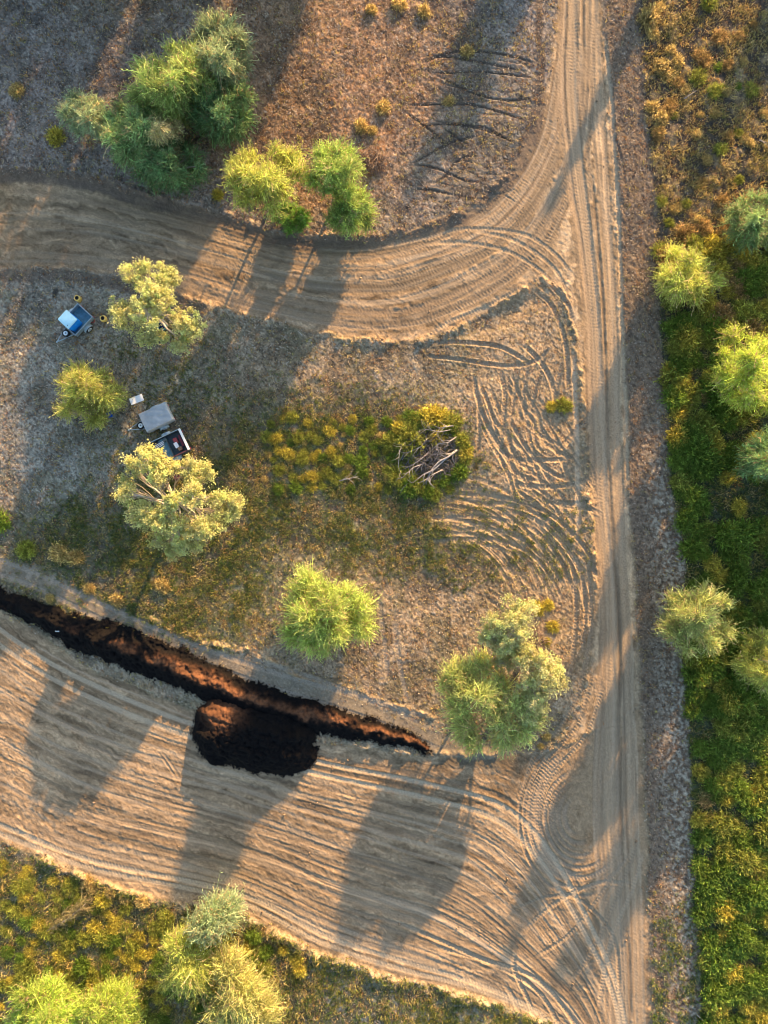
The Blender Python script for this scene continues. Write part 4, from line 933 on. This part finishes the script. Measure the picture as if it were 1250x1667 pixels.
# pale fallen bough with dry leaves
rngb = np.random.default_rng(55)
bx = empty('fallen_bough', ground_at(115, 1490), 0, 'pale yellow fallen bough lying in the lower left grass', 'fallen branch')
NB = 260; tt_ = rngb.random(NB)
p0 = np.array([-1.7, -1.1, .15]); p1 = np.array([1.3, 1.1, .45])
PB = p0+(p1-p0)*tt_[:, None]+rngb.normal(0, 1, (NB, 3))*np.array([.22, .22, .12])*(0.4+tt_[:, None])
dB = unit(np.tile((p1-p0), (NB, 1))/3+rngb.normal(0, .45, (NB, 3)))
vb, fb, cb = sprays(PB, dB, rngb.uniform(.4, .8, NB), .05, .2, jitter_cols((.40, .34, .17), NB, .25, rngb), 4, 2, (.16, .04), rngb)
fast_mesh('foliage', vb, fb, M_LEAF, bx, cb)
mbb = MB(); mbb.tube([tuple(p0), tuple((p0+p1)/2+np.array([.1, -.1, .05])), tuple(p1)], [.07, .05, .02], 6); mbb.build('stem', M_PALEBARK, bx, True)
# white plank on the windrow
mp = MB(); mp.box((0, 0, 0), (.50, .075, .03), bev=.004); pk = mp.build('plank', M_WHITE); pk.location = (W(100, 1026)[0], W(100, 1026)[1], gzw(*W(100, 1026)[:2])+.42); pk.rotation_euler = (0, .25, R(-4))
tag(pk, 'short white plank lying on the black mulch ridge', 'plank')

# ------------------------------------------------------------------ trailers
def wheel(parent, loc, r=.29, w=.17, name='wheel', flat=False):
    e = bpy.data.objects.new(name, None); C.objects.link(e); e.parent = parent; e.location = loc
    if flat: e.rotation_euler = (R(90), 0, 0)
    t = MB(); t.lathe([(r*.62, -w/2), (r*.92, -w/2), (r, -w*.3), (r, w*.3), (r*.92, w/2), (r*.62, w/2)], axis='y', n=24); t.build('tyre', M_TYRE, e, True)
    m = MB()
    m.lathe([(r*.60, -w*.46), (r*.62, -w*.52), (r*.45, -w*.535), (r*.2, -w*.50), (r*.12, -w*.56)], axis='y', n=20)
    m.lathe([(r*.60, w*.46), (r*.62, w*.52), (r*.45, w*.535), (r*.2, w*.50), (r*.12, w*.56)], axis='y', n=20)
    m.build('rim', M_RIM, e, True)
    b = MB(); b.lathe([(r*.2, -w*.56), (r*.2, w*.56)], axis='y', n=16); b.build('hub', M_DSTEEL, e)
    return e
def trailer(name, cpx, cpy, zc, fwd, L, Wd, floor_z, rim_z, label, tip, body=M_STEEL, floor=M_FLOOR, rail=M_STEEL, spare=True, rear=None, right=None, nspare=None):
    x, y, _ = W(cpx, cpy, zc); rz = math.atan2(fwd[1], fwd[0])
    base = gzw(x, y)
    root = empty(name, (x, y, base), rz, label, 'trailer')
    hl, hw, th = L/2, Wd/2, .035
    m = MB(); m.box((0, 0, floor_z), (L-.01, Wd-.01, .04)); m.build('tray_floor', floor, root)
    wh = rim_z-floor_z
    def panel(nm, c, d, mt):
        q = MB(); q.box(c, d)
        ax = 0 if d[0] > d[1] else 1; n = 5; ln = d[ax]
        for k in range(n):                     # pressed ribs on the outside
            o_ = (k+.5)/n*ln-ln/2
            p = [c[0], c[1], c[2]]; dd = [.05, .05, d[2]*.86]; p[ax] += o_; sgn = 1 if c[1-ax] > 0 else -1; p[1-ax] += sgn*(d[1-ax]/2+.008); dd[1-ax] = .02
            q.box(p, dd)
        return q.build(nm, mt, root)
    zc_ = floor_z+wh/2+.01
    panel('side_panel', (0, hw, zc_), (L-.002, th, wh), body); panel('side_panel', (0, -hw, zc_), (L-.002, th, wh), right or body)
    panel('front_panel', (hl, 0, zc_), (th, Wd+th-.004, wh), body); panel('tailgate', (-hl, 0, zc_), (th, Wd+th-.004, wh), rear or body)
    q = MB()
    for sy in (1, -1): q.box((0, sy*hw, rim_z+.022), (L+.06, .06, .04), bev=.008)
    for sx_ in (1, -1): q.box((sx_*hl, 0, rim_z+.024), (.06, Wd-.05, .04), bev=.008)
    q.build('top_rail', rail, root)
    # chassis and A-frame
    tx, ty, _ = W(tip[0], tip[1], .45); dx, dy = tx-x, ty-y; c, s = math.cos(-rz), math.sin(-rz); lx, ly = dx*c-dy*s, dx*s+dy*c
    q = MB()
    for sy in (1, -1):
        q.box((0, sy*hw*.7, floor_z-.07), (L, .06, .08)); q.tube([(hl-.3, sy*hw*.72, floor_z-.06), (lx-.12, ly+sy*.05, .46)], .035, 6)
    q.tube([(0, -hw-.1, .30), (0, hw+.1, .30)], .03, 8)
    for sy in (1, -1): q.box((0, sy*hw*.7, .38), (.5, .05, .07))
    q.build('drawbar', M_STEEL, root)
    q = MB(); q.tube([(lx-.22, ly, .47), (lx, ly, .47), (lx+.06, ly, .45)], [.05, .055, .03], 10); q.lathe([(.05, -.04), (.06, 0), (.05, .05)], (lx, ly, .47)); q.build('coupling', M_STEEL, root, True)
    q = MB(); q.tube([(hl+.45*(lx-hl), ly*.4+.22, .08), (hl+.45*(lx-hl), ly*.4+.22, .62)], .025, 8); q.build('jockey_stand', M_STEEL, root)
    for sy in (1, -1):
        wheel(root, (-.05, sy*(hw+.15), .29))
        q = MB(); n = 8; vs = []; fs = []
        for i in range(n+1):
            a = R(12+156*i/n)
            for yy in (hw+.025, hw+.26): vs.append((-.05+.38*math.cos(a), sy*yy, .29+.36*math.sin(a)))
            for yy in (hw+.025, hw+.26): vs.append((-.05+.36*math.cos(a), sy*yy, .29+.34*math.sin(a)))
        for i in range(n): b = i*4; fs += [(b, b+1, b+5, b+4), (b+2, b+6, b+7, b+3), (b+1, b+3, b+7, b+5)]
        q.add(vs, fs); q.build('mudguard', M_STEEL, root)
        q = MB(); q.box((-hl-.035, sy*hw*.82, floor_z-.02), (.04, .16, .08), bev=.01); q.build('tail_light', M_RED, root)
    q = MB(); q.box((hl+.30*(lx-hl), ly*.3, floor_z-.02), (.5, .55, .02)); q.build('drawbar_plate', M_DSTEEL, root)
    if spare: wheel(root, (hl+.30*(lx-hl), ly*.3, floor_z+.08), .27, .16, 'spare_wheel', True)
    return root, x, y, base, rz
t1, x1, y1, b1, r1 = trailer('box_trailer', 124.3, 520, .85, (-.676, -.737), 1.82, 1.42, .45, .82, 'blue grey box trailer carrying a pale lidded blue tub', (93, 557))
def local(x, y, rz, lx, ly): return (x+lx*math.cos(rz)-ly*math.sin(rz), y+lx*math.sin(rz)+ly*math.cos(rz))
# blue tub with pale lid, standing in the front half of the trailer
px_, py_ = local(x1, y1, r1, .36, -.10)
tb = empty('storage_tub', (px_, py_, b1+.47), r1, 'bright blue tub with a pale blue lid standing in the trailer', 'storage tub')
m = MB(); m.box((0, 0, .52), (.90, 1.02, 1.04), bev=.10); m.build('body', M_BLUE, tb, True)
m = MB(); m.box((0, 0, 1.09), (.95, 1.07, .12), bev=.10); m.box((0, 0, 1.155), (.72, .84, .03), bev=.02); m.build('lid', M_PALEBLUE, tb, True)
m = MB(); m.lathe([(.03, 0), (.03, .03), (.015, .04)], (.30, .34, 1.17)); m.build('vent_cap', M_DSTEEL, tb)
m = MB()
for sy in (-1, 1): m.box((0, sy*.54, .62), (.2, .05, .06), bev=.015)
m.build('handle', M_BLUE, tb)
t2, x2, y2, b2_, r2 = trailer('covered_trailer', 253.5, 678.5, 1.15, (-.903, -.43), 2.0, 1.32, .45, .80, 'box trailer covered with a creased grey tarpaulin', (210, 700))
# tarpaulin: creased top with hanging skirt
nu, nv = 46, 34; gu = np.linspace(-1, 1, nu); gv = np.linspace(-1, 1, nv); A, B = np.meshgrid(gu, gv)
hx, hy = 1.06, .72
xx = np.clip(A*1.28, -1, 1)*hx; yy = np.clip(B*1.40, -1, 1)*hy
dropx = np.clip(np.abs(A)*1.28-1, 0, 1); dropy = np.clip(np.abs(B)*1.40-1, 0, 1); drop = np.maximum(dropx, dropy)
zz = 1.13-drop*1.5
ins = (drop == 0)
zz = zz+ins*(.07*(fbm(A*3+5, B*3, 3, 7)-.5)*2+.06*np.abs(np.sin(A*4+B*6))*(1-np.abs(A))-.10*np.exp(-((A+.25)**2+(B-.1)**2)/.10)-.07*np.exp(-((A-.3)**2+(B+.15)**2)/.06)+.10*(1-np.abs(B))**2)
wob = 1+drop*(.06+.05*np.sin(A*19+B*23)); xx *= wob; yy *= wob
Pt = np.stack([xx, yy, zz], -1).reshape(-1, 3); it = np.arange(nu*nv).reshape(nv, nu)
Ft = np.stack([it[:-1, :-1], it[:-1, 1:], it[1:, 1:], it[1:, :-1]], -1).reshape(-1, 4)
cv = fast_mesh('tarpaulin', Pt, Ft, M_TARP, t2, smooth=True)
sd_ = cv.modifiers.new('solid', 'SOLIDIFY'); sd_.thickness = .012
# load under the cover
m = MB(); m.box((0, 0, .76), (1.8, 1.1, .50), bev=.05); m.build('load', M_DSTEEL, t2)
t3, x3, y3, b3, r3 = trailer('cage_trailer', 275, 726.5, .9, (-.906, -.423), 2.42, 1.66, .42, .88, 'open box trailer with a white tailgate rail and camping gear inside', (221, 753), body=M_DSTEEL, floor=M_DSTEEL, rail=M_STEEL, spare=False)
m = MB(); m.box((-1.21, 0, .945), (.17, 1.70, .10), bev=.03); m.build('tailgate_rail', M_WHITE, t3)
m = MB(); m.box((0, .83, .925), (2.3, .075, .05), bev=.01); m.build('side_rail', mat_plain('dull_red_rail', (.11, .04, .05), .5), t3)
m = MB(); m.box((.02, 0, .62), (.04, 1.56, .42)); m.build('divider', M_DSTEEL, t3)
def gear(name, lx, ly, z, d, mat, label, cat, rot=0, extra=None):
    q = local(x3, y3, r3, lx, ly); e = empty(name, (q[0], q[1], b3+z), r3+rot, label, cat)
    mm = MB(); mm.box((0, 0, d[2]/2), d, bev=min(d)*.12); mm.build('body', mat, e)
    if extra: extra(e, d)
    return e
def lid(mat):
    def f(e, d): q = MB(); q.box((0, 0, d[2]+.012), (d[0]*1.04, d[1]*1.04, .035), bev=.01); q.build('lid', mat, e)
    return f
def slats(mat):
    def f(e, d):
        q = MB()
        for k in range(4): q.box((0, -d[1]/2+(k+.5)*d[1]/4, d[2]+.012), (d[0]*.92, d[1]*.13, .03))
        q.build('slat', mat, e)
    return f
mt3 = MB(); mt3.box((0, 0, 0), (.62, 1.5, .10), bev=.03); qm = local(x3, y3, r3, .34, -.02); mo = mt3.build('mattress', M_FLOOR); mo.location = (qm[0], qm[1], b3+.60); mo.rotation_euler = (0, 0, r3); tag(mo, 'blue grey flat mattress across the middle of the open trailer', 'mattress')
gear('crate', -.55, -.22, .45, (.30, .42, .26), M_PINK, 'faded red slatted crate in the open trailer, rear left', 'crate', 0, slats(M_RED))
gear('storage_box', -.48, .12, .45, (.26, .40, .30), M_STEEL, 'pale grey lidded box in the middle of the open trailer', 'box', .1, lid(M_WHITE))
gear('crate', -.62, .44, .45, (.30, .26, .24), M_PINK, 'faded red slatted crate in the open trailer, nearest the red rail', 'crate', 0, slats(M_TAN))
gear('toolbox', -.92, -.05, .45, (.16, .85, .22), M_NAVY, 'long dark toolbox against the tailgate of the open trailer', 'toolbox', 0, lid(M_MAROON))
gear('green_bag', .12, -.58, .68, (.26, .22, .14), mat_plain('green_canvas', (.03, .12, .05), .8), 'small green bag at the divider of the open trailer', 'bag', .3, lid(M_DSTEEL))
for k, (ly, ln) in enumerate([(-.52, 1.0), (-.42, .95), (-.30, .9)]):
    q = local(x3, y3, r3, .60+k*.02, ly); mm = MB(); mm.box((0, 0, 0), (ln*.8, .055, .04), bev=.01); o = mm.build('white_batten', M_WHITE); o.location = (q[0], q[1], b3+.72+.0*k); o.rotation_euler = (0, 0, r3+.10+k*.03)
    tag(o, ['longest white batten laid in the open trailer against its side', 'middle white batten of three in the open trailer', 'white batten nearest the mattress middle in the open trailer'][k], 'batten', 'white battens in the open trailer')
# ------------------------------------------------------------------ camp things
tx, ty, _ = W(222.5, 650.5, .72); g = gzw(tx, ty)
tbl = empty('camp_table', (tx, ty, g), R(21.4), 'white folding camp table beside the covered trailer', 'table')
m = MB(); m.box((0, 0, .715), (.99, .50, .03), bev=.012); m.build('tabletop', M_WHITE, tbl)
for a in (-1, 1):
    for b in (-1, 1): m = MB(); m.tube([(a*.44, b*.21, 0), (a*.40, b*.20, .70)], .013, 6); m.build('leg', M_STEEL, tbl)
def yellow_tub(px, py, rz, label):
    x, y, _ = W(px, py, .42); g = gzw(x, y)
    e = empty('yellow_drum', (x, y, g), rz, label, 'drum', 'yellow open drums by the small trailer')
    m = MB(); n = 20; prof = []
    def rounded(r, z, p=4.0): return [(r*math.copysign(abs(math.cos(t))**(2/p), math.cos(t)), r*math.copysign(abs(math.sin(t))**(2/p), math.sin(t)), z) for t in [2*math.pi*k/n for k in range(n)]]
    rings = [rounded(.17, 0), rounded(.20, .03), rounded(.21, .22), rounded(.20, .40), rounded(.185, .43), rounded(.15, .435, 2), rounded(.15, .42, 2), rounded(.14, .05, 2)]
    vs = sum(rings, []); fs = []
    for i in range(len(rings)-1):
        for k in range(n): fs.append((i*n+k, i*n+(k+1) % n, (i+1)*n+(k+1) % n, (i+1)*n+k))
    fs.append(tuple(range(n-1, -1, -1))); m.add(vs, fs); m.build('shell', M_YELLOW, e, True)
    m = MB(); m.lathe([(.147, .30), (.147, .41)], n=20); m.build('opening', M_BLACK, e)  # black plug painting the shade inside the hollow drum
    m = MB(); m.tube([(.16, -.07, .40), (.235, -.05, .30), (.235, .05, .30), (.16, .07, .40)], .018, 6); m.build('handle', M_YELLOW, e)
yellow_tub(125, 485, R(-25), 'yellow drum with round black opening at the trailer rear, upper one')
yellow_tub(167, 518, R(12), 'yellow drum with round black opening beside the pale tree, right one')
# red strap coil near the small trailer
m = MB(); pts = [(.14*math.cos(t*.7)*(1+.2*math.sin(t*2.3)), .12*math.sin(t*.7), .03+.01*math.sin(t)) for t in range(28)]; m.tube(pts, .018, 5)
o = m.build('strap_coil', M_RED, None, True); gx_, gy_, gz_ = ground_at(151, 523); o.location = (gx_, gy_, gz_); tag(o, 'tangled red strap on the ground behind the small trailer', 'strap')
# teal tub and dark bag beneath the pale tree
gx_, gy_, gz_ = ground_at(266, 532)
e = empty('wash_tub', (gx_, gy_, gz_), 0, 'round teal wash tub under the pale tree', 'tub')
m = MB(); m.lathe([(.26, 0), (.30, .02), (.35, .50), (.37, .50), (.37, .53), (.34, .53), (.29, .08)], n=24); m.build('shell', M_TEAL, e, True)
m = MB(); m.tube([(.365*math.cos(2*math.pi*k/24), .365*math.sin(2*math.pi*k/24), .53) for k in range(25)], .028, 6); m.build('rim', mat_plain('pale_teal_rim', (.10, .45, .52), .4), e, True)
m = MB(); m.lathe([(.285, .1), (.30, .22)], n=20); m.build('inner_disc', M_NAVY, e)  # dark disc closing off the inside of the tub
gx_, gy_, gz_ = ground_at(263, 520)
e = empty('gear_bag', (gx_, gy_, gz_), R(60), 'dark grey gear bag beside the teal tub', 'bag')
m = MB(); m.box((0, 0, .15), (.62, .32, .30), bev=.10); m.build('body', M_DSTEEL, e, True)
m = MB(); m.tube([(-.16, 0, .29), (-.10, .0, .40), (.10, 0, .40), (.16, 0, .29)], .014, 6); m.build('handle', M_STEEL, e)
def chair(px, py, rz, mat, label):
    gx, gy, g = ground_at(px, py); e = empty('camp_chair', (gx, gy, g), rz, label, 'camp chair')
    m = MB(); m.box((0, 0, .42), (.46, .46, .03), bev=.012); m.build('seat', mat, e)
    m = MB(); m.box((-.27, 0, .68), (.03, .46, .46), ry=-.22, bev=.012); m.build('backrest', mat, e)
    for a in (-1, 1):
        for b in (-1, 1): m = MB(); m.tube([(a*.24, b*.24, 0), (a*.20, b*.22, .41)], .014, 6); m.build('leg', M_DSTEEL, e)
        m = MB(); m.box((.0, a*.25, .60), (.42, .05, .03), bev=.01); m.build('armrest', mat, e)
chair(181, 676, R(200), mat_plain('blue_fabric', (.01, .10, .50), .7), 'blue camp chair under the round yellow topped tree')
chair(291, 774, R(120), M_MAROON, 'maroon camp chair under the large pale limbed tree')
gx_, gy_, gz_ = ground_at(311, 750); rg = random.Random(3)
m = MB()
for k in range(9): a = rg.uniform(-.4, .4)+1.0; c_ = Vector((rg.uniform(-.25, .25), rg.uniform(-.2, .2), .06+.09*(k//4))); d_ = Vector((math.cos(a), math.sin(a), 0))*.3; m.tube([c_-d_, c_+d_], .055, 7)
o = m.build('firewood_stack', M_DEADB); o.location = (gx_, gy_, gz_); tag(o, 'small stack of brown firewood right of the open trailer', 'firewood')
